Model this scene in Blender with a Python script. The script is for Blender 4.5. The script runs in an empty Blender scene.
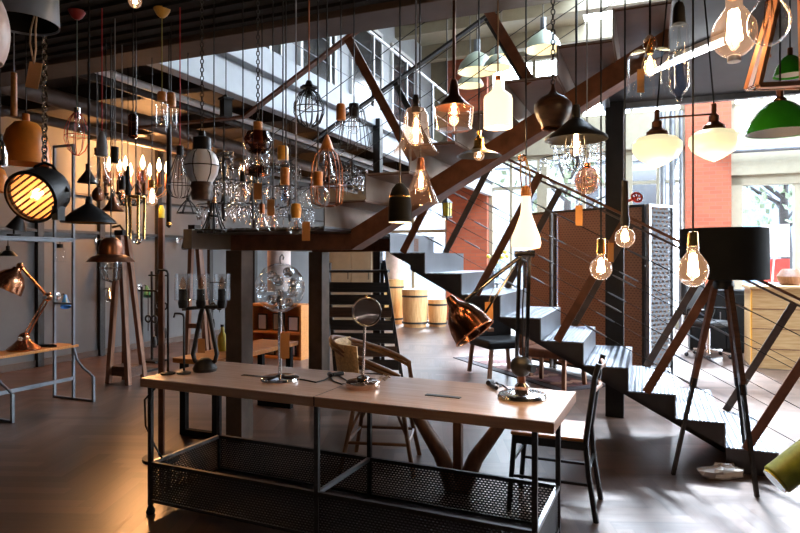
import bpy, math, random
from mathutils import Vector, Matrix

random.seed(7)
C = bpy.context.scene.collection
PI = math.pi
F, HY, EYE = 613.0, 258.0, 1.45
A = math.radians(22.0)
CA, SA = math.cos(A), math.sin(A)

# ------------------------------------------------------------ camera, sky, exposure
cam_d = bpy.data.cameras.new('camera'); cam = bpy.data.objects.new('camera', cam_d); C.objects.link(cam)
cam.location = (0, 0, EYE); cam.rotation_euler = (PI/2, 0, 0)
cam_d.sensor_width = 36.0; cam_d.lens = F/800*36.0; cam_d.shift_y = -(266.5-HY)/800
cam_d.clip_start = 0.05; cam_d.clip_end = 200
bpy.context.scene.camera = cam
vs = bpy.context.scene.view_settings
vs.view_transform = 'Standard'; vs.look = 'None'; vs.gamma = 1.0; vs.use_curve_mapping = False
vs.exposure = 0.68
world = bpy.data.worlds.new('sky'); bpy.context.scene.world = world; world.use_nodes = True
wn = world.node_tree.nodes; wl = world.node_tree.links
bg = wn['Background']; bg.inputs['Strength'].default_value = 19.0
wtc = wn.new('ShaderNodeTexCoord'); wsep = wn.new('ShaderNodeSeparateXYZ'); wr = wn.new('ShaderNodeValToRGB')
wl.new(wtc.outputs['Generated'], wsep.inputs[0]); wl.new(wsep.outputs['Z'], wr.inputs[0]); wl.new(wr.outputs[0], bg.inputs['Color'])
wr.color_ramp.elements[0].position = 0.0; wr.color_ramp.elements[0].color = (0.86, 0.92, 1.0, 1)
wr.color_ramp.elements[1].position = 0.8; wr.color_ramp.elements[1].color = (0.62, 0.78, 1.0, 1)

ROOF_Z = 6.46
def W(u, w, z=0.0): return Vector((CA*u + SA*w, -SA*u + CA*w, z))
def P(px, py, Y): return Vector(((px-400)/F*Y, Y, EYE-(py-HY)/F*Y))
def uw(v): return (CA*v[0]-SA*v[1], SA*v[0]+CA*v[1])

sun_d = bpy.data.lights.new('sun', 'SUN'); sun_d.energy = 32.0; sun_d.angle = math.radians(7.0); sun_d.color = (.74, .86, 1)
sun = bpy.data.objects.new('sun', sun_d); C.objects.link(sun)
sd = (W(0.12, -0.80, 0) + Vector((0, 0, -0.80))); sun.rotation_euler = sd.to_track_quat('-Z', 'Y').to_euler()
def portal(name, u0, u1, w0, w1, z0, z1, d):
    l = bpy.data.lights.new(name, 'AREA'); l.shape = 'RECTANGLE'; l.cycles.is_portal = True
    o = bpy.data.objects.new(name, l); C.objects.link(o)
    o.location = W((u0+u1)/2, (w0+w1)/2, (z0+z1)/2)
    l.size = math.hypot(u1-u0, w1-w0); l.size_y = z1-z0
    if d is None: o.location.z = z0; o.rotation_euler = (0, 0, -A); return
    o.rotation_euler = d.to_track_quat('-Z', 'Z').to_euler()
portal('daylight_portal', -7.3, 5.9, 14.2, 14.2, 0.3, 6.2, W(0, -1, 0))
portal('daylight_portal', -1.2, 5.0, 10.2, 10.2, ROOF_Z, ROOF_Z+6.6, None)
portal('daylight_portal', 6.1, 6.1, -1.5, 14.0, 0.3, 6.2, W(-1, 0, 0))

# ------------------------------------------------------------ mesh builder
class MB:
    def __init__(s): s.v = []; s.f = []; s.sm = []
    def add(s, vs_, fs, smooth=False):
        n = len(s.v); s.v += [tuple(x) for x in vs_]; s.f += [tuple(i+n for i in f) for f in fs]; s.sm += [smooth]*len(fs); return s
    def box(s, x0, x1, y0, y1, z0, z1, M=None):
        q = [Vector((x, y, z)) for z in (z0, z1) for y in (y0, y1) for x in (x0, x1)]
        if M: q = [M @ p for p in q]
        return s.add(q, [(0,2,3,1), (4,5,7,6), (0,1,5,4), (2,6,7,3), (0,4,6,2), (1,3,7,5)])
    def bar(s, p0, p1, a, b, up=(0,0,1)):
        p0, p1 = Vector(p0), Vector(p1); d = (p1-p0).normalized(); up = Vector(up)
        if abs(d.dot(up)) > .98: up = Vector((0,1,0)) if abs(d.y) < .9 else Vector((1,0,0))
        x = d.cross(up).normalized(); y = x.cross(d)
        q = [p + x*sx*a/2 + y*sy*b/2 for p in (p0, p1) for sy in (-1, 1) for sx in (-1, 1)]
        return s.add(q, [(0,2,3,1), (4,5,7,6), (0,1,5,4), (2,6,7,3), (0,4,6,2), (1,3,7,5)])
    def tube(s, pts, r, seg=8, closed=False, cap=True):
        pts = [Vector(p) for p in pts]; n = len(pts); rs = r if isinstance(r, (list, tuple)) else [r]*n
        x = None; q = []
        for i, p in enumerate(pts):
            a = pts[(i-1) % n] if (closed or i > 0) else p; b = pts[(i+1) % n] if (closed or i < n-1) else p
            d = (b-a)
            if d.length < 1e-9: d = Vector((0,0,1))
            d.normalize()
            if x is None:
                x = d.cross(Vector((0,0,1)) if abs(d.z) < .9 else Vector((1,0,0))).normalized()
            else:
                x = (x - d*x.dot(d))
                if x.length < 1e-6: x = d.orthogonal()
                x.normalize()
            y = d.cross(x)
            for k in range(seg):
                t = 2*PI*k/seg; q.append(p + (x*math.cos(t)+y*math.sin(t))*rs[i])
        fs = []; m = n if closed else n-1
        for i in range(m):
            for k in range(seg):
                j = (i+1) % n; fs.append((i*seg+k, i*seg+(k+1) % seg, j*seg+(k+1) % seg, j*seg+k))
        if cap and not closed:
            fs.append(tuple(range(seg))[::-1]); fs.append(tuple((n-1)*seg+k for k in range(seg)))
        return s.add(q, fs, True)
    def lathe(s, prof, seg=24, M=None, th=0.0):
        pr = [(max(r, 0), z) for r, z in prof]
        if th > 0:
            inner = [(max(r-th, 0), z) for r, z in pr]; pr = pr + inner[::-1] + [pr[0]]
        q = []; fs = []
        for r, z in pr:
            for k in range(seg):
                t = 2*PI*k/seg; q.append(Vector((r*math.cos(t), r*math.sin(t), z)))
        for i in range(len(pr)-1):
            r0, r1 = pr[i][0], pr[i+1][0]
            for k in range(seg):
                k2 = (k+1) % seg
                a, b, c, d = i*seg+k, i*seg+k2, (i+1)*seg+k2, (i+1)*seg+k
                if r0 < 1e-7 and r1 < 1e-7: continue
                if r0 < 1e-7: fs.append((a, c, d))
                elif r1 < 1e-7: fs.append((a, b, d))
                else: fs.append((a, b, c, d))
        if M: q = [M @ p for p in q]
        return s.add(q, fs, True)
    def ball(s, c, r, seg=16, sz=1.0):
        n = seg//2; c = Vector(c)
        return s.lathe([(r*math.sin(PI*i/n), -r*sz*math.cos(PI*i/n)) for i in range(n+1)], seg, Matrix.Translation(c))
    def ring(s, c, R, r, seg=24, sides=6, M=None):
        pts = [Vector((R*math.cos(2*PI*k/seg), R*math.sin(2*PI*k/seg), 0)) for k in range(seg)]
        if M: pts = [M @ p for p in pts]
        return s.tube([Vector(c)+p for p in pts], r, sides, closed=True)
    def cyl(s, p0, p1, r, seg=16): return s.tube([p0, p1], r, seg)
    def prism(s, poly, y0, y1, M=None):           # poly in (x,z), extruded along y
        n = len(poly); q = [Vector((x, y0, z)) for x, z in poly] + [Vector((x, y1, z)) for x, z in poly]
        if M: q = [M @ p for p in q]
        return s.add(q, [tuple(range(n)), tuple(range(2*n-1, n-1, -1))] + [(i, i+n, (i+1) % n+n, (i+1) % n) for i in range(n)])
    def mesh(s, name, m):
        me = bpy.data.meshes.new(name); me.from_pydata(s.v, [], s.f)
        me.polygons.foreach_set('use_smooth', s.sm)
        uv = me.uv_layers.new(name='uv'); 
        for p in me.polygons:
            n = p.normal; ax = max(range(3), key=lambda i: abs(n[i])); i, j = ((1,2), (0,2), (0,1))[ax]
            for li in p.loop_indices:
                co = me.vertices[me.loops[li].vertex_index].co; uv.data[li].uv = (co[i], co[j])
        try: me.set_sharp_from_angle(angle=math.radians(40))
        except Exception: pass
        me.materials.append(m); return me
    def build(s, name, m, parent=None, loc=(0,0,0), rz=0.0, bevel=0.0, kind=None, label=None):
        o = bpy.data.objects.new(name, s.mesh(name, m)); C.objects.link(o)
        if parent: o.parent = parent
        o.location = loc; o.rotation_euler = (0, 0, rz)
        if bevel:
            b = o.modifiers.new('soft_edges', 'BEVEL'); b.width = bevel; b.segments = 2; b.limit_method = 'ANGLE'
        if kind: o['kind'] = kind
        if label: o['label'] = label
        return o

def thing(name, label, cat, loc=(0,0,0), rz=0.0, group=None):
    o = bpy.data.objects.new(name, None); C.objects.link(o); o.empty_display_size = .05
    o.location = loc; o.rotation_euler = (0, 0, rz); o['label'] = label; o['category'] = cat
    if group: o['group'] = group
    return o
def tag(o, label, cat, group=None):
    o['label'] = label; o['category'] = cat
    if group: o['group'] = group
    return o
def copy_thing(o, loc, rz, label):
    c = o.copy(); C.objects.link(c); c.location = loc; c.rotation_euler = (0, 0, rz); c['label'] = label
    for ch in list(o.children):
        d = ch.copy(); C.objects.link(d); d.parent = c
        for g in list(ch.children):
            e = g.copy(); C.objects.link(e); e.parent = d
    return c

# ------------------------------------------------------------ materials
def nt(name):
    m = bpy.data.materials.new(name); m.use_nodes = True; n = m.node_tree.nodes; l = m.node_tree.links
    return m, n, l, n['Principled BSDF'], n['Material Output']
def mat(name, col, rough=.5, metal=0.0, var=.15, scale=9.0, bump=.0, stretch=(1,1,1), spec=None):
    m, n, l, b, o = nt(name)
    tc = n.new('ShaderNodeTexCoord'); mp = n.new('ShaderNodeMapping'); ns = n.new('ShaderNodeTexNoise'); cr = n.new('ShaderNodeValToRGB')
    mp.inputs['Scale'].default_value = stretch; ns.inputs['Scale'].default_value = scale; ns.inputs['Detail'].default_value = 4
    l.new(tc.outputs['Object'], mp.inputs[0]); l.new(mp.outputs[0], ns.inputs['Vector']); l.new(ns.outputs['Fac'], cr.inputs[0])
    e = cr.color_ramp.elements; e[0].position = .3; e[1].position = .7
    e[0].color = tuple(c*(1-var) for c in col)+(1,); e[1].color = tuple(min(c*(1+var), 1) for c in col)+(1,)
    l.new(cr.outputs[0], b.inputs['Base Color']); b.inputs['Roughness'].default_value = rough; b.inputs['Metallic'].default_value = metal
    if spec is not None: b.inputs['Specular IOR Level'].default_value = spec
    if bump:
        bp = n.new('ShaderNodeBump'); bp.inputs['Strength'].default_value = bump; bp.inputs['Distance'].default_value = .01
        l.new(ns.outputs['Fac'], bp.inputs['Height']); l.new(bp.outputs[0], b.inputs['Normal'])
    return m
def wood(name, c1, c2, rough=.45, grain=(2, 30, 30), scale=2.0):
    m, n, l, b, o = nt(name)
    tc = n.new('ShaderNodeTexCoord'); mp = n.new('ShaderNodeMapping'); ns = n.new('ShaderNodeTexNoise'); cr = n.new('ShaderNodeValToRGB')
    mp.inputs['Scale'].default_value = grain; ns.inputs['Scale'].default_value = scale; ns.inputs['Detail'].default_value = 6
    l.new(tc.outputs['Object'], mp.inputs[0]); l.new(mp.outputs[0], ns.inputs['Vector']); l.new(ns.outputs['Fac'], cr.inputs[0])
    e = cr.color_ramp.elements; e[0].position = .35; e[0].color = c1+(1,); e[1].position = .65; e[1].color = c2+(1,)
    l.new(cr.outputs[0], b.inputs['Base Color']); b.inputs['Roughness'].default_value = rough
    return m
def glass(name, tint=(1,1,1), gloss=.9, rough=.02, emit=None, es=0.0, dens=0.0, ior=1.45):
    m, n, l, b, o = nt(name); n.remove(b)
    t = n.new('ShaderNodeBsdfTransparent'); t.inputs[0].default_value = tint+(1,)
    g = n.new('ShaderNodeBsdfGlossy'); g.inputs['Color'].default_value = (gloss,)*3+(1,); g.inputs['Roughness'].default_value = rough
    lw = n.new('ShaderNodeLayerWeight'); lw.inputs['Blend'].default_value = .5
    pw = n.new('ShaderNodeMath'); pw.operation = 'POWER'; pw.inputs[1].default_value = 3.2; l.new(lw.outputs['Facing'], pw.inputs[0])
    fr = n.new('ShaderNodeMath'); fr.operation = 'MULTIPLY_ADD'; f0 = ((ior-1)/(ior+1))**2; fr.inputs[1].default_value = min(.85, .62+f0*2); fr.inputs[2].default_value = f0; l.new(pw.outputs[0], fr.inputs[0])
    mx = n.new('ShaderNodeMixShader'); l.new(fr.outputs[0], mx.inputs[0]); l.new(t.outputs[0], mx.inputs[1]); l.new(g.outputs[0], mx.inputs[2])
    out = mx
    if emit:
        em = n.new('ShaderNodeEmission'); em.inputs[0].default_value = emit+(1,); em.inputs[1].default_value = es
        ad = n.new('ShaderNodeAddShader'); l.new(mx.outputs[0], ad.inputs[0]); l.new(em.outputs[0], ad.inputs[1]); out = ad
    l.new(out.outputs[0], o.inputs[0]); return m
def emis(name, col, s):
    m, n, l, b, o = nt(name); n.remove(b); em = n.new('ShaderNodeEmission'); em.inputs[0].default_value = col+(1,); em.inputs[1].default_value = s
    l.new(em.outputs[0], o.inputs[0]); return m
def opal(name, col, es):
    m, n, l, b, o = nt(name); b.inputs['Base Color'].default_value = col+(1,); b.inputs['Roughness'].default_value = .25
    b.inputs['Emission Color'].default_value = col+(1,); b.inputs['Emission Strength'].default_value = es; return m
def perforated(name, col, pitch, rough=.5, metal=.6, gap=.42):
    m, n, l, b, o = nt(name)
    uv = n.new('ShaderNodeUVMap'); uv.uv_map = 'uv'; br = n.new('ShaderNodeTexBrick')
    br.inputs['Scale'].default_value = 1.0; br.inputs['Brick Width'].default_value = pitch*1.5; br.inputs['Row Height'].default_value = pitch
    br.inputs['Mortar Size'].default_value = pitch*gap*.5; br.inputs['Mortar Smooth'].default_value = 0; br.offset = .5
    l.new(uv.outputs[0], br.inputs['Vector'])
    b.inputs['Base Color'].default_value = col+(1,); b.inputs['Roughness'].default_value = rough; b.inputs['Metallic'].default_value = metal; b.inputs['Specular IOR Level'].default_value = .25
    t = n.new('ShaderNodeBsdfTransparent'); mx = n.new('ShaderNodeMixShader')
    l.new(br.outputs['Fac'], mx.inputs[0]); l.new(t.outputs[0], mx.inputs[1]); l.new(b.outputs[0], mx.inputs[2]); l.new(mx.outputs[0], o.inputs[0])
    return m
def ribbed(name, col, pitch, rough=.32):
    m, n, l, b, o = nt(name)
    tc = n.new('ShaderNodeTexCoord'); wv = n.new('ShaderNodeTexWave'); wv.bands_direction = 'X'; wv.inputs['Scale'].default_value = 1/pitch*.314
    wv.inputs['Distortion'].default_value = .3
    l.new(tc.outputs['Object'], wv.inputs['Vector']); bp = n.new('ShaderNodeBump'); bp.inputs['Strength'].default_value = 1.0; bp.inputs['Distance'].default_value = .012
    l.new(wv.outputs['Fac'], bp.inputs['Height']); l.new(bp.outputs[0], b.inputs['Normal'])
    ns = n.new('ShaderNodeTexNoise'); ns.inputs['Scale'].default_value = 5; cr = n.new('ShaderNodeValToRGB')
    cr.color_ramp.elements[0].color = tuple(c*.75 for c in col)+(1,); cr.color_ramp.elements[1].color = col+(1,)
    l.new(tc.outputs['Object'], ns.inputs['Vector']); l.new(ns.outputs['Fac'], cr.inputs[0]); l.new(cr.outputs[0], b.inputs['Base Color'])
    b.inputs['Metallic'].default_value = .9; b.inputs['Roughness'].default_value = rough; return m
def brick(name):
    m, n, l, b, o = nt(name)
    uv = n.new('ShaderNodeUVMap'); uv.uv_map = 'uv'; br = n.new('ShaderNodeTexBrick'); l.new(uv.outputs[0], br.inputs['Vector'])
    br.inputs['Scale'].default_value = 1; br.inputs['Brick Width'].default_value = .23; br.inputs['Row Height'].default_value = .078; br.inputs['Mortar Size'].default_value = .008
    br.inputs['Color1'].default_value = (.42, .10, .045, 1); br.inputs['Color2'].default_value = (.33, .075, .035, 1); br.inputs['Mortar'].default_value = (.28, .10, .06, 1)
    l.new(br.outputs['Color'], b.inputs['Base Color']); b.inputs['Roughness'].default_value = .8; return m

M = {}
M['black'] = mat('black_steel', (.018,.017,.017), .42, .5)
M['blackm'] = mat('matt_black_paint', (.007,.0065,.0065), .8, 0, spec=.2)
M['iron'] = mat('dark_iron', (.05,.047,.045), .45, .8, bump=.1, scale=40)
M['steel'] = mat('grey_steel', (.30,.31,.33), .35, .9)
M['greyp'] = mat('grey_painted_steel', (.20,.215,.24), .45, .3)
M['chrome'] = mat('chrome', (.85,.85,.87), .08, 1, var=.02)
M['nickel'] = mat('nickel', (.55,.53,.52), .18, 1, var=.05)
M['copper'] = mat('copper', (.62,.27,.14), .25, 1, var=.2)
M['dcopper'] = mat('dark_copper', (.25,.10,.055), .32, .9, var=.3)
M['dchrome'] = mat('dark_chrome', (.10,.085,.08), .15, 1, var=.2)
M['dcopper2'] = mat('smoked_copper', (.20,.085,.05), .2, 1, var=.3)
M['brass'] = mat('brass', (.70,.45,.17), .25, 1, var=.15)
M['rust'] = mat('brown_rusty_steel', (.16,.062,.032), .5, .35, var=.3, scale=14, bump=.1)
M['brownsteel'] = mat('dark_brown_steel', (.105,.068,.048), .5, .2, var=.25)
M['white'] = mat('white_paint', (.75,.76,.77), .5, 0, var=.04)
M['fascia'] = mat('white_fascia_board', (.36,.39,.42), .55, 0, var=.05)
M['cream'] = mat('cream_paint', (.31,.27,.19), .6, 0, var=.06)
M['wall'] = mat('grey_beige_plaster', (.128,.132,.136), .8, 0, var=.08, scale=3, bump=.05)
M['darkceil'] = mat('dark_brown_ceiling', (.022,.016,.014), .75, 0, var=.3, scale=6)
M['slatceil'] = mat('black_slatted_ceiling', (.008,.006,.006), .85, 0, var=.5, scale=3, stretch=(1, 14, 1))
M['beam'] = mat('brown_beam_paint', (.085,.056,.042), .6, 0, var=.15)
M['rustback'] = mat('brown_backing_board', (.20,.09,.05), .7)
M['platform'] = mat('dark_grey_platform', (.026,.027,.031), .5, .2, var=.15)
M['concrete'] = mat('grey_concrete', (.23,.22,.22), .7, 0, bump=.1, scale=30)
M['redcord'] = mat('red_textile_cord', (.42,.02,.025), .7)
M['orangecord'] = mat('copper_orange_cord', (.42,.12,.035), .6)
M['greencord'] = mat('grey_green_cord', (.13,.17,.14), .7)
M['olivecord'] = mat('olive_cord', (.28,.26,.06), .7)
M['greycord'] = mat('grey_cord', (.25,.26,.28), .7)
M['redp'] = mat('red_paint', (.40,.025,.02), .35)
M['yellowp'] = mat('yellow_paint', (.75,.40,.05), .4)
M['orangep'] = mat('orange_enamel', (.85,.25,.03), .35)
M['pinkp'] = mat('rose_white_enamel', (.62,.47,.42), .35)
M['greenp'] = mat('green_enamel', (.035,.36,.02), .15)
M['bluep'] = mat('blue_enamel', (.02,.22,.70), .3)
M['enamelg'] = mat('pale_green_enamel', (.26,.28,.20), .3, 0, var=.05)
M['dgreenp'] = mat('dark_green_enamel', (.02,.12,.06), .3)
M['yellowg'] = mat('yellow_glaze', (.72,.58,.05), .3)
M['kraft'] = mat('kraft_card', (.52,.24,.08), .8, 0, var=.08)
M['jute'] = mat('jute_string', (.38,.25,.14), .9)
M['owood'] = wood('orange_turned_wood', (.50,.17,.035), (.66,.26,.06), .4)
M['owood2'] = wood('golden_turned_wood', (.70,.30,.03), (.80,.40,.06), .35)
M['tabletop'] = wood('table_top_veneer', (.58,.40,.32), (.68,.49,.40), .22, grain=(1.5, 22, 22))
M['tableedge'] = wood('table_edge_wood', (.32,.15,.075), (.40,.20,.10), .35)
M['legwood'] = wood('brown_leg_wood', (.17,.07,.035), (.27,.12,.06), .45, grain=(25, 25, 2))
M['pine'] = wood('pine_boards', (.46,.26,.10), (.58,.37,.17), .5, grain=(2, 20, 20))
M['tubwood'] = wood('oak_tub_staves', (.55,.28,.10), (.72,.42,.18), .5, grain=(30, 30, 2))
M['darkleg'] = wood('dark_pedestal_wood', (.085,.035,.018), (.13,.055,.03), .4, grain=(25, 25, 2))
M['seatwood'] = wood('orange_brown_seat_wood', (.26,.09,.025), (.34,.13,.04), .45)
M['walnut'] = wood('dark_walnut', (.05,.022,.012), (.10,.045,.025), .4)
M['blackwood'] = wood('black_stained_wood', (.012,.010,.010), (.028,.022,.020), .5)
M['rattan'] = mat('rattan_weave', (.50,.31,.14), .6, 0, var=.3, scale=70, bump=.4)
M['rattanp'] = mat('dark_rattan_pole', (.17,.075,.032), .4, 0, var=.3)
M['leather'] = mat('dark_leather', (.012,.010,.009), .6, spec=.25)
M['rugm'] = mat('dark_red_persian_rug', (.07,.016,.012), .95, 0, var=.8, scale=22)
M['rugb'] = mat('dark_rug_border', (.03,.02,.022), .95, 0, var=.5, scale=30)
M['plastic'] = mat('crumpled_milky_plastic', (.62,.54,.48), .25, 0, var=.2)
M['glass'] = glass('clear_glass', (.96,.97,.97), 1.0)
M['glassb'] = glass('bulb_glass', (.95,.94,.92), 1.0, ior=1.6)
M['amberg'] = glass('amber_glass', (.92,.70,.52), 1.0, ior=1.6)
M['smoke'] = glass('smoked_brown_glass', (.30,.15,.10), 1.0, ior=1.7)
M['blueg'] = glass('bluish_mirror_glass', (.62,.70,.82), 1.0, ior=2.0)
M['mirrorg'] = glass('half_mirrored_glass', (.80,.78,.76), 1.0, ior=2.0)
def refract(name, col, ior=1.5):
    m, n, l, b, o = nt(name); n.remove(b); g = n.new('ShaderNodeBsdfGlass'); g.inputs['Color'].default_value = col+(1,); g.inputs['IOR'].default_value = ior; g.inputs['Roughness'].default_value = .01
    l.new(g.outputs[0], o.inputs[0]); return m
M['crystal'] = refract('cut_crystal', (.97,.98,.99), 1.5)
M['pane'] = glass('window_glass', (.97,.98,.98), 1.0, ior=1.3)
WARM = (1.0, .62, .28)
M['litglass'] = glass('lit_bulb_glass', (.98,.93,.85), 1.0, emit=(1, .52, .28), es=.12, ior=1.5)
M['filament'] = emis('glowing_filament', (1.0, .70, .40), 30)
M['glow'] = emis('warm_frosted_lamp', (1.0, .70, .36), 7)
M['opalwarm'] = opal('lit_opal_glass', (1.0, .77, .52), .95)
M['warmglass'] = glass('warm_tinted_glass', (.93,.78,.66), 1.0, emit=(1,.5,.28), es=.035, ior=1.6)
M['roseglass'] = glass('copper_tinted_glass', (.80,.52,.40), 1.0, ior=1.7)
M['tubeglass'] = glass('thick_clear_glass', (.90,.92,.93), 1.0, ior=2.0)
M['rosesteel'] = mat('rose_nickel', (.60,.44,.36), .14, 1, var=.06)
M['dbrass'] = mat('dark_brass', (.38,.22,.08), .3, 1, var=.3)
M['treadtan'] = mat('tan_steel_plate', (.34,.28,.23), .3, .7, var=.25, scale=4)
M['greybrown'] = mat('grey_brown_beam', (.16,.13,.11), .5, .2)
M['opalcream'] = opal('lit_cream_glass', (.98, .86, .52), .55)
M['opalwhite'] = mat('white_opal_glass', (.92,.92,.95), .2, 0, var=.02)
M['lens'] = opal('lit_reflector', (.75, .33, .11), .28)
M['copperp'] = mat('satin_copper_bar', (.72,.34,.19), .35, .45, var=.1)
M['tubelight'] = emis('fluorescent_tube', (.9, .95, 1.0), 9)
M['perf_black'] = perforated('black_perforated_sheet', (.05,.046,.045), .013, gap=.55)
M['perf_brown'] = perforated('brown_perforated_sheet', (.40,.19,.105), .030, gap=.62, metal=.1)
M['perf_grey'] = perforated('grey_perforated_sheet', (.15,.15,.155), .050, rough=.75, gap=.5, metal=.0)
M['tread'] = ribbed('ribbed_tread_plate', (.23,.245,.27), .05, .42)
M['tbrown'] = mat('brown_tread_underside', (.15,.085,.06), .4, .3)
M['trunder'] = mat('dark_stair_plate', (.055,.050,.05), .3, .7)
M['brick'] = brick('orange_brick')
M['asphalt'] = mat('street_asphalt', (.12,.122,.13), .9, 0, scale=2)
M['bark'] = mat('tree_bark', (.022,.02,.02), .9)
M['leaf'] = mat('tree_leaves', (.10,.13,.075), .8, var=.5, scale=30)
M['housebl'] = mat('pale_blue_render', (.085,.115,.155), .8)
M['houseg'] = mat('grey_render', (.115,.125,.14), .8)
M['streetglass'] = mat('street_window_glass', (.02,.024,.03), .2, 0)
M['darkglass'] = mat('dark_upper_glass', (.03,.032,.036), .15, 0)
M['tubgreen'] = mat('painted_green_red_band', (.30,.34,.05), .35, 0, var=.9, scale=7)

def floor_mat():
    m, n, l, b, o = nt('herringbone_parquet')
    at = n.new('ShaderNodeAttribute'); at.attribute_name = 'tone'; uv = n.new('ShaderNodeUVMap'); uv.uv_map = 'grain'
    mp = n.new('ShaderNodeMapping'); mp.inputs['Scale'].default_value = (3, 45, 1); ns = n.new('ShaderNodeTexNoise'); ns.inputs['Scale'].default_value = 1.0; ns.inputs['Detail'].default_value = 5
    l.new(uv.outputs[0], mp.inputs[0]); l.new(mp.outputs[0], ns.inputs['Vector'])
    ma = n.new('ShaderNodeMath'); ma.operation = 'MULTIPLY_ADD'; ma.inputs[1].default_value = .55; l.new(at.outputs['Fac'], ma.inputs[0])
    m2 = n.new('ShaderNodeMath'); m2.operation = 'MULTIPLY'; m2.inputs[1].default_value = .6; l.new(ns.outputs['Fac'], m2.inputs[0]); l.new(m2.outputs[0], ma.inputs[2])
    cr = n.new('ShaderNodeValToRGB'); e = cr.color_ramp.elements; e[0].position = .2; e[0].color = (.042,.020,.0125,1); e[1].position = .9; e[1].color = (.135,.082,.060,1)
    l.new(ma.outputs[0], cr.inputs[0]); l.new(cr.outputs[0], b.inputs['Base Color'])
    rr = n.new('ShaderNodeMapRange'); rr.inputs[3].default_value = .24; rr.inputs[4].default_value = .40; l.new(ns.outputs['Fac'], rr.inputs[0]); l.new(rr.outputs[0], b.inputs['Roughness'])
    bp = n.new('ShaderNodeBump'); bp.inputs['Strength'].default_value = .15; bp.inputs['Distance'].default_value = .004; l.new(ns.outputs['Fac'], bp.inputs['Height']); l.new(bp.outputs[0], b.inputs['Normal'])
    return m
M['parquet'] = floor_mat()
RZ = -A
# ================================================================ SETTING (local axes u = along the facade, w = into the room)
def S(name, mb, m, **k): 
    o = mb.build(name, m, rz=RZ, **k); o['kind'] = 'structure'; return o
U0, U1, WB, WF = -7.57, 6.0, -2.0, 14.0       # left wall, right wall, wall behind, facade
ROOF, CEIL, SOF, SW = 6.3, 3.38, 2.855, 3.45
SOFB = SOF + .04

def parquet():
    b, L, n = .095, .57, 6
    v, f, tone, uvs = [], [], [], []
    ca, sa = math.cos(math.radians(20)), math.sin(math.radians(20))
    g = .0012
    for i in range(-170, 171):
        for j in range(-16, 17):
            for kind in (0, 1):
                if kind == 0: x0, x1, y0, y1 = -i*b + j*2*L, -i*b + j*2*L + L, i*b, i*b + b
                else: x0, x1, y0, y1 = L - i*b + j*2*L, L - i*b + b + j*2*L, i*b, i*b + L
                cx, cy = (x0+x1)/2, (y0+y1)/2
                u, w = ca*cx - sa*cy - .7, sa*cx + ca*cy + 5.5
                if not (U0 - .3 < u < U1 and -.6 < w < WF + .2): continue
                k = len(v)
                for x, y in ((x0+g, y0+g), (x1-g, y0+g), (x1-g, y1-g), (x0+g, y1-g)):
                    u, w = ca*x - sa*y - .7, sa*x + ca*y + 5.5
                    v.append((u, min(w, WF), 0.0))
                f.append((k, k+1, k+2, k+3)); tone.append(random.random()); o1 = random.random()*40
                uvs += ([(o1, o1), (o1+L, o1), (o1+L, o1+b), (o1, o1+b)] if kind == 0 else [(o1, o1), (o1, o1+b), (o1+L, o1+b), (o1+L, o1)])
    k = len(v); v += [(U0-.3, WB, -.006), (U1, WB, -.006), (U1, WF, -.006), (U0-.3, WF, -.006)]; f.append((k, k+1, k+2, k+3)); tone.append(0); uvs += [(0,0)]*4
    me = bpy.data.meshes.new('floor'); me.from_pydata(v, [], f)
    a = me.attributes.new('tone', 'FLOAT', 'FACE'); a.data.foreach_set('value', tone)
    ul = me.uv_layers.new(name='grain'); 
    for i, q in enumerate(uvs): ul.data[i].uv = q
    me.materials.append(M['parquet']); o = bpy.data.objects.new('floor', me); C.objects.link(o); o.rotation_euler = (0,0,RZ); o['kind'] = 'structure'
parquet()

S('wall_left', MB().box(U0-.2, U0, WB, WF, 0, CEIL), M['wall'])
S('wall_behind', MB().box(U0-.2, U1+.2, WB-.2, WB, 0, CEIL), M['wall'])
S('wall_right', MB().box(U1, U1+.2, WB, 7.0, 0, CEIL).box(U1, U1+.2, 7.0, WF, 3.3, ROOF).box(U1, U1+.2, 2.2, 7.0, CEIL, ROOF).box(U1, U1+.2, 10.4, 11, 0, 3.3), M['cream'])
S('baseboard_left', MB().box(U0, U0+.02, WB, WF, 0, .09), M['beam'], bevel=.004)
# ceiling over the camera (black slats) with its edge beam, ceiling under the left gallery, roof over the void
cm = MB().box(U0, U1, WB, SW-.27, SOFB, CEIL)
S('ceiling', cm, M['slatceil'])
S('ceiling_edge', MB().box(U0, U1, SW-.27, SW, SOF, CEIL), M['beam'], bevel=.006)
sl = MB()
for k in range(26): sl.box(U0+.1, U1-.1, SW-.33-.12*k-.04, SW-.33-.12*k, SOFB-.02, SOFB+.002)
S('ceiling_slats', sl, M['slatceil'])
S('ceiling_gallery', MB().box(U0, -3.45, SW, WF, CEIL, CEIL+.12), M['darkceil'])
jo = MB()
for w in (5.0, 6.6, 8.2, 9.8, 11.4, 12.9): jo.box(U0, -3.46, w, w+.14, CEIL-.2, CEIL)
S('ceiling_joists', jo, M['darkceil'])
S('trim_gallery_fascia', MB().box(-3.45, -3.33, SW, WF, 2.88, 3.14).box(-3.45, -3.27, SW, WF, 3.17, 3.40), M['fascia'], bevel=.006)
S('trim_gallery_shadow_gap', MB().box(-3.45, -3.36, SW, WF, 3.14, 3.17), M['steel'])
S('ceiling_roof', MB().box(-5.2, U1+.2, SW-.27, 7.0, ROOF, ROOF+.1).box(-5.2, U1+.2, 13.4, WF+.2, ROOF, ROOF+.1).box(-5.2, -1.2, 7.0, 13.4, ROOF, ROOF+.1).box(5.0, U1+.2, 7.0, 13.4, ROOF, ROOF+.1).box(U0-.2, -5.2, WB, WF+.2, ROOF, ROOF+.1), M['cream'])
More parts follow.
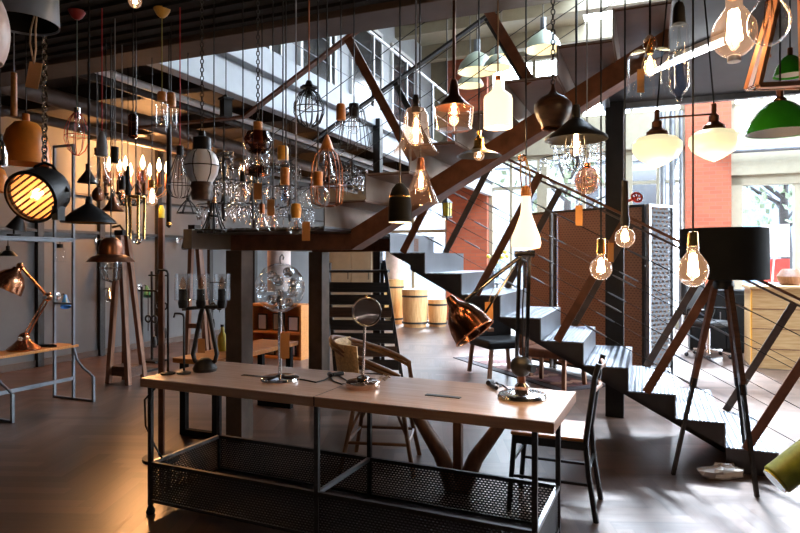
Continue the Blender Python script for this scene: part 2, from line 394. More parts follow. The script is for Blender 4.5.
sky = S('window_99', MB().box(-1.2, 5.0, 6.95, 7.0, ROOF, ROOF+.12).box(-1.2, 5.0, 13.4, 13.45, ROOF, ROOF+.12), M['cream'])  # glazed roof opening, out of view, added to let daylight onto stair and floor
MB().box(-1.2, 5.0, 7.0, 13.4, ROOF+.05, ROOF+.06).build('pane', M['pane'], sky)
rb = MB()
for w in (6.2, 8.0, 9.8, 11.6, 13.2): rb.box(-5.2, U1, w, w+.22, ROOF-.34, ROOF)
S('ceiling_roof_beams', rb, M['cream'], bevel=.006)
S('wall_above_camera', MB().box(U0, U1, SW-.27, SW-.12, CEIL, ROOF), M['cream'])
# upper gallery wall with dark doors and white posts
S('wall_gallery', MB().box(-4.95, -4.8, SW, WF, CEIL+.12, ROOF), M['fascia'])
for i, (w0, w1, mm) in enumerate(((4.0, 4.7, 'cream'), (5.0, 5.9, 'darkglass'), (6.3, 7.3, 'darkglass'), (7.9, 8.9, 'darkglass'), (9.6, 10.8, 'darkglass'), (11.4, 12.6, 'darkglass'))):
    d = S('door_%d' % (i+1), MB().box(-4.8, -4.76, w0, w1, CEIL+.14, 5.7), M[mm])
    MB().box(-4.81, -4.74, w0-.07, w0, CEIL+.12, 5.77).box(-4.81, -4.74, w1, w1+.07, CEIL+.12, 5.77).box(-4.81, -4.74, w0-.07, w1+.07, 5.7, 5.77).build('door_frame', M['white'], d)
gr = thing('glass_railing', 'pale railing with thin wires along the upper gallery edge', 'railing', W(-3.36, SW, CEIL+.02), RZ)
for k in range(9): MB().box(-.02, .02, .3+1.2*k, .335+1.2*k, 0, 1.0).build('post', M['steel'], gr)
for z in (.25, .5, .75): MB().cyl((0, .3, z), (0, 9.95, z), .006, 6).build('wire', M['steel'], gr)
MB().cyl((0, .25, 1.0), (0, 10, 1.0), .022, 8).build('handrail', M['white'], gr)

# upper platform on the right and its column, gallery column
S('ceiling_platform', MB().box(.125, U1, SW, 4.8, SOF+.02, 2.988).box(-.32, U1, 4.8, 6.0, SOF+.02, 2.988), M['platform'])
S('trim_platform_edge', MB().box(-.34, U1, 6.0, 6.06, SOF-.03, 3.02).box(-.38, -.32, 4.8, 6.06, SOF-.03, 3.02), M['steel'], bevel=.004)
S('column_1', MB().box(-.36, -.20, 5.9, 6.04, 0, SOF+.02), M['black'], bevel=.006)
S('column_2', MB().box(-3.31, -3.21, 7.25, 7.35, 0, 3.26), M['black'], bevel=.004)
# brown column behind the console, and pipes
for i, w in enumerate((5.75, 6.75, 7.9, 9.2, 10.6)):
    S('trim_wall_post_%d' % (i+1), MB().box(U0, U0+.06, w, w+.09, 0, CEIL-.0), M['iron'])
S('trim_wall_rail', MB().box(U0+.02, U0+.05, WB+.1, WF-.1, 1.80, 1.84).box(U0+.02, U0+.05, WB+.1, WF-.1, 2.35, 2.38), M['iron'])
for i, (u, z, r, mm, w1) in enumerate(((-4.25, 3.02, .035, 'white', 13.5), (-4.6, 3.08, .05, 'iron', 13.5), (-5.5, 3.05, .09, 'brownsteel', 13.5), (-6.6, 3.08, .06, 'beam', 13.5))):
    S('trim_ceiling_pipe_%d' % (i+1), MB().cyl((u, SW+.1, z), (u, w1, z), r, 12), M[mm])
hp = MB()
for w in (4.6, 6.8, 9, 11.2):
    for u in (-4.25, -4.6, -5.5, -6.6): hp.cyl((u, w, 3.0), (u, w, CEIL), .006, 6)
S('trim_pipe_hangers', hp, M['iron'])

# ---------------- facade: brick pillars, cream frames, windows with panes, upper lights
pill = [(-7.57, -7.15), (-4.38, -3.41), (.71, 1.54), (3.75, 4.6)]
for i, (a, b) in enumerate(pill): S('wall_facade_%d' % (i+1), MB().box(a, b, WF-.25, WF+.2, 0, ROOF), M['brick'] if i else M['cream'])
def window(n, u0, u1, z0, z1, mull, trans, wq=WF, t=.09):
    o = S('window_%d' % n, MB().box(u0, u0+t, wq-.08, wq+.1, z0, z1).box(u1-t, u1, wq-.08, wq+.1, z0, z1).box(u0, u1, wq-.08, wq+.1, z0, z0+t).box(u0, u1, wq-.08, wq+.1, z1-t, z1), M['cream'], bevel=.006)
    for x, ww in mull: MB().box(x-ww/2, x+ww/2, wq-.06, wq+.08, z0+t, z1-t).build('mullion', M['cream'], o)
    for z in trans: MB().box(u0+t, u1-t, wq-.05, wq+.07, z-.035, z+.035).build('transom', M['cream'], o)
    MB().box(u0+t, u1-t, wq+.012, wq+.024, z0+t, z1-t).build('pane', M['pane'], o)
window(1, -7.15, -4.38, .3, 2.85, [(-6.2, .07), (-5.3, .07)], [2.1])
window(2, -3.41, .71, .3, 3.75, [(-2.9, .06), (-2.2, .22), (-1.3, .06), (-.4, .2), (.2, .06)], [3.05])
window(3, 1.56, 3.75, .3, 3.1, [(2.72, .14)], [], t=.2)
window(4, 4.6, U1, .3, 3.1, [(5.3, .08)], [])
up = 5
for a, b, z0 in ((-4.38, -3.41, 9), (-3.41, .71, 4.45), (1.54, 3.75, 4.45), (4.6, U1, 4.45)):
    if z0 < 6: window(up, a, b, z0, 6.0, [(a+(b-a)*k/4, .07) for k in (1, 2, 3)], []); up += 1
S('wall_facade_lintel', MB().box(-3.41, .71, WF-.15, WF+.15, 3.75, 4.45).box(1.54, 3.75, WF-.15, WF+.15, 3.1, 4.45).box(4.6, U1, WF-.15, WF+.15, 3.1, 4.45)
  .box(-7.15, -4.38, WF-.15, WF+.15, 2.85, CEIL+.12).box(-3.41, .71, WF-.15, WF+.15, 6.0, ROOF).box(1.54, 3.75, WF-.15, WF+.15, 6.0, ROOF).box(4.6, U1, WF-.15, WF+.15, 6.0, ROOF).box(-7.57, -4.38, WF-.15, WF+.15, CEIL+.12, ROOF), M['cream'])
S('wall_facade_sill', MB().box(-7.15, -4.38, WF-.12, WF+.12, 0, .3).box(-3.41, .71, WF-.12, WF+.12, 0, .3).box(1.54, 3.75, WF-.12, WF+.12, 0, .3).box(4.6, U1, WF-.12, WF+.12, 0, .3), M['cream'])
S('trim_facade_pipe', MB().cyl((1.3, WF-.4, 3.55), (5.9, WF-.4, 3.55), .05, 10), M['greyp'])
S('trim_facade_downpipes', MB().cyl((.28, 13.5, 0), (.28, 13.5, 4.4), .06, 10).cyl((.46, 13.5, 0), (.46, 13.5, 4.4), .06, 10).cyl((.62, 13.5, 0), (.62, 13.5, 4.4), .045, 10), M['steel'])
for i, (w0, w1) in enumerate(((7.0, 10.4), (11, 14))):
    o = S('window_%d' % (up+i), MB().box(U1-.03, U1+.1, w0, w0+.09, 0, 3.3).box(U1-.03, U1+.1, w1-.09, w1, 0, 3.3).box(U1-.03, U1+.1, w0, w1, 3.2, 3.3).box(U1-.03, U1+.1, w0, w1, 0, .1), M['cream'])
    MB().box(U1+.01, U1+.025, w0+.09, w1-.09, .1, 3.2).build('pane', M['pane'], o)

# ---------------- street outside
S('ground', MB().box(-60, 60, WF+.2, 90, -.12, -.06).box(U1+.2, 60, -30, WF+.2, -.12, -.06), M['asphalt'])
def house(label, u0, u1, w, h, mm, rows):
    t = thing('street_building', label, 'building', W(u0, w, -.07), RZ)
    MB().box(0, u1-u0, 0, 3, 0, h).build('wall', M[mm], t)
    MB().box(-.15, u1-u0+.15, -.2, 3.1, h, h+.25).build('roof_edge', M['houseg'], t)
    n = max(2, int((u1-u0)/2.2))
    for r in range(rows):
        for k in range(n): MB().box((k+.3)*(u1-u0)/n, (k+.7)*(u1-u0)/n, -.06, .05, 1+r*2.6, 2.5+r*2.6).build('window', M['streetglass'], t)
house('pale blue building across the street behind the right window', 1.5, 16, 24, 5.0, 'housebl', 1)
house('grey building across the street behind the windows by the stair', -8, 1.0, 27, 5.5, 'houseg', 2)
house('grey building across the street farther left behind the tubs', -19, -8.6, 27, 6.5, 'houseg', 2)
def tree(label, u, w, h, r, n, seed):
    rnd = random.Random(seed); t = thing('street_tree', label, 'tree', W(u, w, -.065), RZ)
    MB().tube([(0,0,0), (.06,.02,h*.35), (-.03,0,h*.6), (.05,.05,h*.85)], [.17,.14,.11,.04], 10).build('trunk', M['bark'], t)
    br = MB()
    for k in range(7):
        a = k*.9; br.tube([(0,0,h*(.5+.04*k)), (math.cos(a)*r*.4, math.sin(a)*r*.4, h*(.62+.04*k)), (math.cos(a)*r*.75, math.sin(a)*r*.75, h*(.68+.045*k))], [.06,.04,.015], 6)
    br.build('branches', M['bark'], t)
    lf = MB()
    for k in range(n):
        d = Vector((rnd.gauss(0,1), rnd.gauss(0,1), rnd.gauss(0,.7))).normalized()*r*rnd.random()**.4; c = Vector((0,0,h*.85))+d
        a = Vector((rnd.uniform(-1,1), rnd.uniform(-1,1), rnd.uniform(-1,1))).normalized()*.13; b = a.orthogonal().normalized()*.08
        lf.add([c-a, c+b, c+a, c-b], [(0,1,2,3)])
    lf.build('crown', M['leaf'], t, kind='stuff')
tree('leafy street tree outside the right-hand window beside the brick pillar', 3.3, 18.5, 4.6, 2.0, 800, 1)
tree('street tree with dark trunk outside the wide window behind the stair', -2.1, 18, 5.0, 1.8, 240, 2)
tree('street tree outside the window beside the orange brick pillar behind the slatted rack', -5.6, 18.6, 5.2, 1.7, 280, 3)
sg = thing('street_sign', 'red and white signboard on a post outside the right window', 'sign', W(2.75, 16.5, -.07), RZ)
MB().cyl((0,0,0), (0,0,2.4), .04, 8).build('post', M['white'], sg)
MB().box(-.28, .28, -.05, -.03, .95, 1.5).build('board', M['redp'], sg)
MB().box(-.28, .28, -.05, -.03, 1.55, 2.3).build('board', M['white'], sg)

# ================================================================ STAIRCASE
ST = thing('staircase', 'dark steel staircase with ribbed treads, landing and slanted flat-bar balusters', 'staircase', (0,0,0), RZ)
R = .166
def zst(u0, run, k): return u0 + run*k
def flight(sgn, u0, run, w0, w1, zb, n, bottom):
    wc = (w0+w1)/2
    for k in range(n):
        un = u0 + sgn*run*k; ub = un + sgn*run; z = zb + R*(k+1); zl = z - R
        st = MB().box(min(un, ub), max(un, ub), w0, w1, z-.008, z).box(min(un, un+sgn*.008), max(un, un+sgn*.008), w0, w1, zl, z-.008)
        o = st.build('step', M['tread' if bottom else 'treadtan'], ST)
        sd_ = MB()
        for wa, wb in () if not bottom else ((w0+.001, w0+.009), (w1-.009, w1-.001)):
            if k == 0 and bottom: poly = [(un+sgn*.009, zl+.001), (un+sgn*.009, z-.009), (ub, z-.009), (ub, zl+.001)]
            else: poly = [(un+sgn*.009, zl), (un+sgn*.009, z-.009), (ub, z-.009)]
            sd_.prism(poly, wa, wb)
        sd_.box(min(un, ub)+.012, max(un, ub)-.002, w0+.012, w1-.012, z-.016, z-.0085)
        sd_.build('side_plate' if bottom else 'underside', M['trunder'] if bottom else M['tbrown'], o)
    # carriage beam under the notch line
    k0, k1 = (1.0, n) if bottom else (0, n)
    a = (u0 + sgn*run*k0, zb + R*k0); b = (u0 + sgn*run*k1, zb + R*k1)
    MB().prism([(a[0], a[1]-.005), (b[0], b[1]-.005), (b[0], b[1]-.15), (a[0], a[1]-.15)] if not bottom else [(u0+sgn*run*.55, 0.0), (a[0], a[1]-.005), (b[0], b[1]-.005), (b[0], b[1]-.15), (u0+sgn*run*.9, 0.0)], wc-.09, wc+.09).build('carriage_beam', M['trunder'] if bottom else M['rust'], ST)
UL, ULAND = .80, -1.98
flight(-1, UL, .309, 4.68, 5.80, 0.0, 9, True)
ZL = R*10
flight(+1, ULAND, .30, 3.56, 4.54, ZL, 7, False)
MB().box(-3.05, ULAND, 3.57, 5.82, ZL-.012, ZL).build('landing_plate', M['tread'], ST)
MB().box(ULAND-.008, ULAND, 4.68, 5.80, ZL-R, ZL-.0125).build('step', M['tread'], ST)
MB().box(-3.04, ULAND-.009, 3.58, 5.80, ZL-.03, ZL-.013).build('landing_lining', M['trunder'], ST)
MB().box(-3.05, ULAND, 3.985, 4.115, ZL-.15, ZL-.031).build('landing_beam', M['rust'], ST)
MB().box(-3.05, ULAND, 5.24, 5.36, ZL-.15, ZL-.031).build('landing_beam', M['rust'], ST)
MB().box(-3.13, -3.051, 3.54, 5.84, ZL-.145, ZL).build('landing_beam', M['greybrown'], ST, bevel=.004)
MB().box(-3.08, -2.93, 3.96, 4.11, 0, ZL-.151).build('post', M['brownsteel'], ST, bevel=.004)
MB().box(-3.08, -2.93, 5.23, 5.38, 0, ZL-.151).build('post', M['brownsteel'], ST, bevel=.004)
OFF = .62
def railing(u0, sgn, run, w, zb, ks, ka, kb, length, flat=None, mb='rust', cables=(.2, .4, .6, .8), wid=.058, turn=True):
    slope = R/run; n = Vector((-sgn*slope, 0, 1)).normalized()   # perpendicular to the pitch
    def base(k): return Vector((u0 + sgn*run*(k+OFF), w, zb + R*(k+1)))
    for k in ks: 
        b = base(k); MB().bar(b, b+n*length, .014, wid, up=(1, 0, slope*sgn)).build('baluster', M[mb], ST)
    a, b = base(ka)+n*length, base(kb)+n*length
    if flat is not None:
        MB().bar(a, b, .05, .016).build('handrail', M[mb], ST)
        MB().bar(a, a+Vector((flat, 0, 0)), .05, .016).build('handrail', M[mb], ST)
    else: MB().bar(a, b, .05, .018).build('handrail', M[mb], ST)
    for i, q in enumerate(cables):
        c0, c1 = base(ka)+n*length*q, base(kb)+n*length*q
        cb = MB().cyl(c0, c1, .0028, 6).build('cable', M['iron'], ST)
        if turn:
            d = (c1-c0).normalized()
            for k in ks[1:]:
                m0 = base(k)+n*length*q - d*.2; MB().tube([m0-d*.09, m0-d*.05, m0+d*.05, m0+d*.09], [.004, .008, .008, .004], 6).build('turnbuckle', M['steel'], cb)
railing(UL, -1, .309, 4.675, 0.0, (0, 2, 4, 6, 8), -.9, 8.3, 1.04)
railing(UL, -1, .309, 5.805, 0.0, (0, 2, 4, 6, 8), -.9, 8.6, 1.04, mb='brownsteel')
railing(ULAND, 1, .30, 3.60, ZL, (1.43, 3.88), -1.27, 6.2, .95, flat=-1.0, cables=(.25, .5, .75), turn=False)
railing(ULAND, 1, .30, 4.55, ZL, (1.23, 3.73), -1.27, 6.2, .95, mb='black', cables=(.25, .5, .75), wid=.045, turn=False)
# ================================================================ CONSOLE TABLE WITH MESH BASKET
TA = -math.radians(24); TZ = .77
FLx, FLy = P(140, 378, 3.474)[:2]
T = thing('console_table', 'long console table with two wooden tops, thin steel legs and mesh basket', 'table', (FLx, FLy, 0), TA)
TL, TW = 2.31, .635
def TP(x, y, z=TZ):   # point on the table in world space
    c, s = math.cos(TA), math.sin(TA); return Vector((FLx + c*x - s*y, FLy + s*x + c*y, z))
for x0, x1 in ((0, 1.148), (1.153, TL)):
    t = MB().box(x0, x1, 0, TW, TZ-.004, TZ).build('tabletop', M['tabletop'], T)
    MB().box(x0, x1, 0, TW, TZ-.05, TZ-.0045).build('edging', M['tableedge'], t, bevel=.003)
MB().box(1.1475, 1.1535, .0, TW, TZ-.045, TZ+.0005).build('seam_strip', M['black'], T)
LX = (.05, 1.15, TL-.085)
for x in LX:
    for y in (.03, TW-.03):
        lg = MB().box(x-.012, x+.012, y-.012, y+.012, .05, TZ-.051).build('leg', M['iron'], T, bevel=.002)
        MB().lathe([(0, 0), (.022, 0), (.026, .012), (.02, .03), (.013, .045), (.011, .062), (0, .062)], 14, Matrix.Translation((x, y, 0))).build('foot', M['black'], lg)
BK = thing('basket', '', '') if False else None
x0, x1, y0, y1, zb, zt = .05, TL-.085, .03, TW-.03, .075, .285
for a, b in (((x0, y0), (x1, y0)), ((x0, y1), (x1, y1)), ((x0, y0), (x0, y1)), ((x1, y0), (x1, y1)), ((1.15, y0), (1.15, y1))):
    MB().bar((a[0], a[1], zt), (b[0], b[1], zt), .02, .02).build('basket_rail', M['steel'] if a[0] == b[0] else M['iron'], T)
    MB().bar((a[0], a[1], zb), (b[0], b[1], zb), .016, .016).build('basket_rail', M['iron'], T)
MB().box(x0, x1, y0-.002, y0+.0005, zb, zt).build('basket_side', M['perf_black'], T)
MB().box(x0, x1, y1-.0005, y1+.002, zb, zt).build('basket_side', M['perf_black'], T)
MB().box(x0-.001, x0+.001, y0, y1, zb, zt).build('basket_side', M['perf_black'], T)
MB().box(x1-.001, x1+.001, y0, y1, zb, zt).build('basket_side', M['perf_black'], T)
MB().box(x0, x1, y0, y1, zb-.001, zb+.001).build('basket_floor', M['perf_black'], T)
MB().tube([(.07, .05, TZ-.055), (.035, .0, TZ-.12), (.03, .012, .5), (.06, .05, .38), (.075, .09, .3)], .006, 6).build('power_cable', M['black'], T)
for px, py in ((255, 376.5), (443, 396.5)):
    q = P(px, py, (EYE-TZ)*F/(py-HY)); 
    o = MB().box(-.09, .09, -.016, .016, 0, .004).build('cable_slot_plate', M['nickel'] if px < 300 else M['iron'], loc=(q.x, q.y, TZ), rz=TA, bevel=.001)
    tag(o, 'thin metal cable plate lying beside the glass globe lamp base' if px < 300 else 'dark cable slot plate in the middle of the right tabletop', 'plate')

def on(px, py, z=TZ): 
    q = P(px, py, (EYE-z)*F/(py-HY)); return Vector((q.x, q.y, z)), q.y/F
# --- glass globe lamp
q, s = on(280, 380.5)
t = thing('globe_table_lamp', 'chrome table lamp with a big clear faceted glass globe', 'lamp', q)
MB().lathe([(0,0),(.105,0),(.108,.006),(.105,.018),(.098,.023),(.03,.025),(.016,.034),(0,.034)], 36).build('base', M['chrome'], t)
MB().cyl((0,0,.03), (0,0,.40), .011, 14).build('stem', M['nickel'], t)
gz = .515
gl = MB(); n = 10
import itertools
def facet_ball(mb, c, r, seg, rows):
    vs_ = []; fs = []
    for i in range(rows+1):
        a = PI*i/rows
        for k in range(seg):
            b = 2*PI*(k+.5*(i % 2))/seg; vs_.append((c[0]+r*math.sin(a)*math.cos(b), c[1]+r*math.sin(a)*math.sin(b), c[2]-r*math.cos(a)))
    for i in range(rows):
        for k in range(seg):
            k2 = (k+1) % seg; a, b, c_, d = i*seg+k, i*seg+k2, (i+1)*seg+k2, (i+1)*seg+k
            fs += [(a, b, d), (b, c_, d)] if i % 2 == 0 else [(a, b, c_), (a, c_, d)]
    mb.add(vs_, fs)
facet_ball(gl, (0,0,gz), .138, 14, 9)
gi = MB()
for k in range(9):
    a = k*2.399; zz = 1-2*(k+.5)/9; rr = math.sqrt(1-zz*zz)
    gi.ball((.095*rr*math.cos(a), .095*rr*math.sin(a), gz+.095*zz), .030, 12)
gi.build('glass_bubbles', M['crystal'], t, kind='stuff')
gl.build('glass_globe', M['tubeglass'], t)
MB().lathe([(0,.38),(.03,.385),(.032,.40),(.018,.42),(.016,.46),(0,.46)], 16).build('socket', M['nickel'], t)
MB().lathe([(.010,.455),(.012,.47),(.022,.495),(.026,.515),(.020,.535),(0,.545)], 14).build('bulb', M['glassb'], t)
MB().tube([(0,0,gz+.135), (.0,0,gz+.17), (.012,0,gz+.185), (.02,0,gz+.17), (.016,0,gz+.155)], .004, 8).build('hook', M['nickel'], t)
tg = MB().box(.01, .06, -.045, -.043, .13, .27).build('price_tag', M['kraft'], t); MB().tube([(.0,-.012,.36),(.02,-.03,.33),(.035,-.044,.26)], .002, 6).build('string', M['jute'], tg)
# --- round mirrored head lamp
q, s = on(363, 387.5)
t = thing('dome_table_lamp', 'brass table lamp with a small round dome head facing forward', 'lamp', q)
MB().lathe([(0,0),(.088,0),(.092,.008),(.09,.03),(.082,.036),(0,.038)], 32).build('base', M['rosesteel'], t)
MB().lathe([(0,.038),(.03,.04),(.034,.055),(.014,.065),(0,.066)], 20).build('collar', M['nickel'], t)
MB().cyl((0,0,.06), (0.01,0,.345), .0075, 12).build('pole', M['rosesteel'], t)
Mh = Matrix.Translation((.018,0,.40)) @ Vector((.12,-1,.02)).to_track_quat('Z','Y').to_matrix().to_4x4()
MB().lathe([(0,-.05),(.03,-.046),(.055,-.03),(.071,-.005),(.075,.02),(.074,.032)], 32, Mh, th=.003).build('head', M['nickel'], t)
MB().lathe([(.071,.018),(.069,.026),(.04,.031),(0,.033)], 32, Mh).build('diffuser', M['rosesteel'], t)
MB().ring(Mh @ Vector((0,0,.03)), .074, .004, 32, 8, M=Mh.to_3x3().to_4x4()).build('rim', M['nickel'], t)
MB().ball((.015,.005,.478), .009, 10).build('finial', M['brass'], t)
# --- cables lying on the tabletop
def flatcable(pts, label, m='black', r=.004, plug=True):
    w_ = [on(px, py)[0] + Vector((0,0,r)) for px, py in pts]
    t = thing('power_cord', label, 'cord', (w_[0].x, w_[0].y, TZ)); o0 = Vector((w_[0].x, w_[0].y, TZ))
    MB().tube([p-o0 for p in w_], r, 8).build('cable', M[m], t)
    if plug:
        e = w_[-1]-o0; d = (w_[-1]-w_[-2]).normalized(); MB().tube([e-d*.03+Vector((0,0,.012)), e+Vector((0,0,.012)), e+d*.02+Vector((0,0,.012))], [.010,.016,.014], 10).build('plug', M[m], t)
        md = len(w_)//2; e = w_[md]-o0; d = (w_[md]-w_[md-1]).normalized(); MB().tube([e-d*.035+Vector((0,0,.008)), e+d*.035+Vector((0,0,.008))], .011, 8).build('switch', M[m], t)
    return t
flatcable([(300,380),(304,380.5),(309,381.5),(316,383),(324,381),(331,377),(338,376),(345,380),(349,383),(342,385),(334,382),(330,377.5)], 'black cord with switch and plug beside the glass globe lamp')
flatcable([(508,390),(503,386),(496,384),(489,386),(494,389),(501,387),(497,383),(490,385.5)], 'black cord bundle with plug beside the tall copper lamp')
flatcable([(377,382),(382,379),(388,377),(385,381),(380,378),(384,375),(390,378)], 'short clear cord bundle beside the brass dome lamp', 'jute', .004, False)
# --- tall copper architect lamp with hanging shade
q, s = on(522, 398)
t = thing('architect_lamp', 'tall dark copper adjustable lamp on round base at the right table end', 'lamp', q)
MB().lathe([(0,0),(.115,0),(.118,.008),(.112,.022),(.10,.027),(.03,.03),(0,.03)], 36).build('base', M['nickel'], t)
MB().lathe([(0,.03),(.035,.03),(.036,.06),(.02,.075),(0,.076)], 20).build('collar', M['rosesteel'], t)
k0 = Vector((-.005,0,.155)); top = Vector((.01,.0,.70))
MB().cyl((0,0,.06), k0, .018, 14).build('lower_post', M['dcopper'], t)
MB().ball(k0, .052, 20).build('elbow_knob', M['iron'], t)
MB().cyl(k0+Vector((.03,-.055,0)), k0+Vector((.045,-.075,0)), .02, 14).build('wing_screw', M['black'], t)
for dx in (-.022, .026):
    MB().bar(k0+Vector((dx,0,.0)), top+Vector((dx,0,0)), .016, .02, up=(0,1,0)).build('upright_bar', M['dchrome'], t)
MB().cyl(top+Vector((-.045,0,0)), top+Vector((.05,0,0)), .016, 12).build('joint', M['dchrome'], t)
MB().tube([k0+Vector((.005,-.02,.05)), k0+Vector((.004,-.02,.3)), top+Vector((.003,-.015,-.05))], .004, 6).build('cord', M['black'], t)
sh = P(455, 307, q.y-.06) - q
MB().tube([top+Vector((0,0,.0)), top+(sh-top)*.5+Vector((0,0,.0)), sh+Vector((.05,0,.03))], .010, 10).build('arm', M['dchrome'], t)
MB().tube([top+Vector((-.03,.0,-.04)), P(482,318,q.y-.05)-q], .006, 8).build('arm', M['dchrome'], t)
ax = (Vector(((475-450),0,-(330-303)))).normalized(); ax = (ax + Vector((-.1,-.35,-.1))).normalized()
Ms = Matrix.Translation(P(449,297,q.y-.06)-q) @ ax.to_track_quat('Z','Y').to_matrix().to_4x4()
k = q.y/F*.84
MB().lathe([(0,0),(4*k,0),(6*k,4*k),(7*k,10*k),(12*k,16*k),(19*k,26*k),(23*k,38*k),(24.5*k,50*k),(25*k,52*k)], 36, Ms, th=.003).build('shade', M['dcopper2'], t)
MB().lathe([(22.5*k,38*k),(17*k,27*k),(9*k,17*k),(0,15*k)], 30, Ms).build('shade_lining', M['dcopper'], t)
MB().ring(Ms @ Vector((0,0,52*k)), 25*k, .004, 36, 8, M=Ms.to_3x3().to_4x4()).build('shade_rim', M['copper'], t)
tg = MB().box(-.02,.02,-.001,.001,-.09,0).build('price_tag', M['kraft'], t); tg.location = P(489,302,q.y-.03)-q
MB().tube([(0,0,0),(.01,0,.04),(.03,.02,.08)], .0015, 6).build('string', M['jute'], tg)
# --- three candle tube lamp at the left end
q, s = on(205, 371)
t = thing('candle_tube_lamp', 'black iron table lamp with three upright clear glass cylinders', 'lamp', q)
k = s
MB().lathe([(0,0),(11*k,0),(12*k,3*k),(9*k,9*k),(4*k,13*k),(0,13*k)], 24).build('base', M['iron'], t)
for sg_ in (-1, 1):
    MB().tube([(sg_*3*k,0,6*k),(sg_*10*k,0,10*k),(sg_*12*k,0,17*k),(sg_*9*k,0,32*k),(sg_*4.5*k,0,56*k),(sg_*2*k,0,64*k)], 2.2*k, 10).build('loop_bar', M['iron'], t)
MB().tube([(-22*k,0,72*k),(-22*k,0,62*k),(0,0,64*k),(17*k,0,64*k),(17*k,0,72*k)], 2.0*k, 10).build('arm', M['iron'], t)
for dx in (-22, -4, 17):
    MB().lathe([(0,62*k),(4*k,63*k),(5*k,68*k),(4*k,72*k),(4*k,82*k),(3*k,82*k),(0,82*k)], 16, Matrix.Translation((dx*k,0,0))).build('candle_cup', M['black'], t)
    gc = MB().lathe([(5*k,70*k),(8*k,71*k),(8*k,96*k),(8*k,97*k)], 20, Matrix.Translation((dx*k,0,0))).build('glass_cylinder', M['tubeglass'], t)
    MB().lathe([(1.5*k,82*k),(3*k,85*k),(2.5*k,90*k),(0,95*k)], 12, Matrix.Translation((dx*k,0,0))).build('bulb', M['amberg'], t)
tg = MB().box(-3*k,4*k,-13*k,-12.6*k,20*k,34*k).build('price_tag', M['kraft'], t); MB().tube([(0,-5*k,52*k),(0,-12.8*k,34*k)], .0015, 6).build('string', M['jute'], tg)
# --- crook-topped pipe stands at the left end
for i, (px, py, ht, lab) in enumerate(((168,374,104,'black crook-topped pipe lamp stand, the taller one at the left table end'), (184,373.5,60,'black crook-topped pipe lamp stand, the shorter one at the left table end'))):
    q, s = on(px, py); t = thing('pipe_stand', lab, 'lamp stand', q); k = s
    MB().lathe([(0,0),(7*k,0),(7*k,1.5*k),(2*k,3*k),(0,3*k)], 20).build('base', M['black'], t)
    MB().tube([(0,0,2*k),(0,0,ht*k-4*k),(-1*k,0,ht*k-1*k),(-4*k,0,ht*k),(-9*k,0,ht*k),(-10*k,0,ht*k-4*k)], 1.1*k, 8).build('pipe', M['black'], t)

t = thing('pole_floor_lamp', 'brown pole floor lamp with small yellow head behind the left console end', 'lamp', (-1.72, 4.42, 0))
MB().lathe([(0,0),(.13,0),(.13,.02),(.03,.035),(0,.035)], 24).build('base', M['black'], t)
MB().box(-.018,.018,-.018,.018,.03,1.74).build('pole', M['rust'], t, bevel=.003)
MB().lathe([(0,1.735),(.02,1.74),(.022,1.80),(.012,1.83),(0,1.83)], 18).build('head', M['yellowg'], t)
# ================================================================ CHAIRS
# rattan armchair behind the table, back towards the camera's left
t = thing('rattan_armchair', 'rattan armchair with curved pole arms tucked behind the console table', 'chair', (-.125, 4.32, 0), math.radians(-8))
def arc(rx, ry, a0, a1, z0, z1, n=22, y0=0.0):
    return [Vector((rx*math.sin(a0+(a1-a0)*i/n), y0+ry*math.cos(a0+(a1-a0)*i/n), z0+(z1-z0)*abs(2*i/n-1)**1.6)) for i in range(n+1)]
seat_z = .45
MB().lathe([(0,seat_z-.02),(.235,seat_z-.022),(.245,seat_z),(.23,seat_z+.012),(0,seat_z)], 28).build('seat', M['rattan'], t)
MB().ring((0,0,seat_z-.005), .245, .016, 30, 8).build('seat_rim', M['rattanp'], t)
a0 = math.radians(-250); a1 = math.radians(70)
top_ = arc(.365, .30, math.radians(-205), math.radians(25), .885, .68)
MB().tube([top_[0]+Vector((-.02,.05,-.2))]+top_+[top_[-1]+Vector((.02,.04,-.2))], .017, 10).build('arm_rail', M['rattanp'], t)
MB().tube([p+Vector((0,0,-.03)) for p in top_], .012, 8).build('arm_rail', M['rattanp'], t)
bkm = MB(); vs_ = []; fs = []; nn = 14
for i in range(nn+1):
    a = math.radians(-160 + 105*i/nn)
    for j in range(7):
        z = seat_z+.02 + (.87-seat_z-.02)*j/6; rr = .275 + .055*j/6
        vs_.append((rr*math.sin(a), rr*math.cos(a), z))
for i in range(nn):
    for j in range(6): fs.append((i*7+j, (i+1)*7+j, (i+1)*7+j+1, i*7+j+1))
bkm.add(vs_, fs, True); bo = bkm.build('backrest', M['rattan'], t); so = bo.modifiers.new('thick', 'SOLIDIFY'); so.thickness = .014
for x, y in ((-.2,-.19), (.2,-.19), (-.19,.19), (.19,.19)):
    lg = MB().tube([(x*.85,y*.85,seat_z-.02),(x*1.0,y*1.0,.25),(x*1.25,y*1.25,0)], .016, 10).build('leg', M['rattanp'], t)
    MB().tube([(x*.6,y*.85,seat_z-.03),(x*1.02,y*1.02,.24)], .010, 8).build('brace', M['rattanp'], lg)
st = MB()
for a, b in (((-.2,-.19),(.2,-.19)), ((.2,-.19),(.19,.19)), ((.19,.19),(-.19,.19)), ((-.19,.19),(-.2,-.19))): st.tube([(a[0]*1.05,a[1]*1.05,.20),(b[0]*1.05,b[1]*1.05,.20)], .011, 8)
st.build('stretcher', M['rattanp'], t)
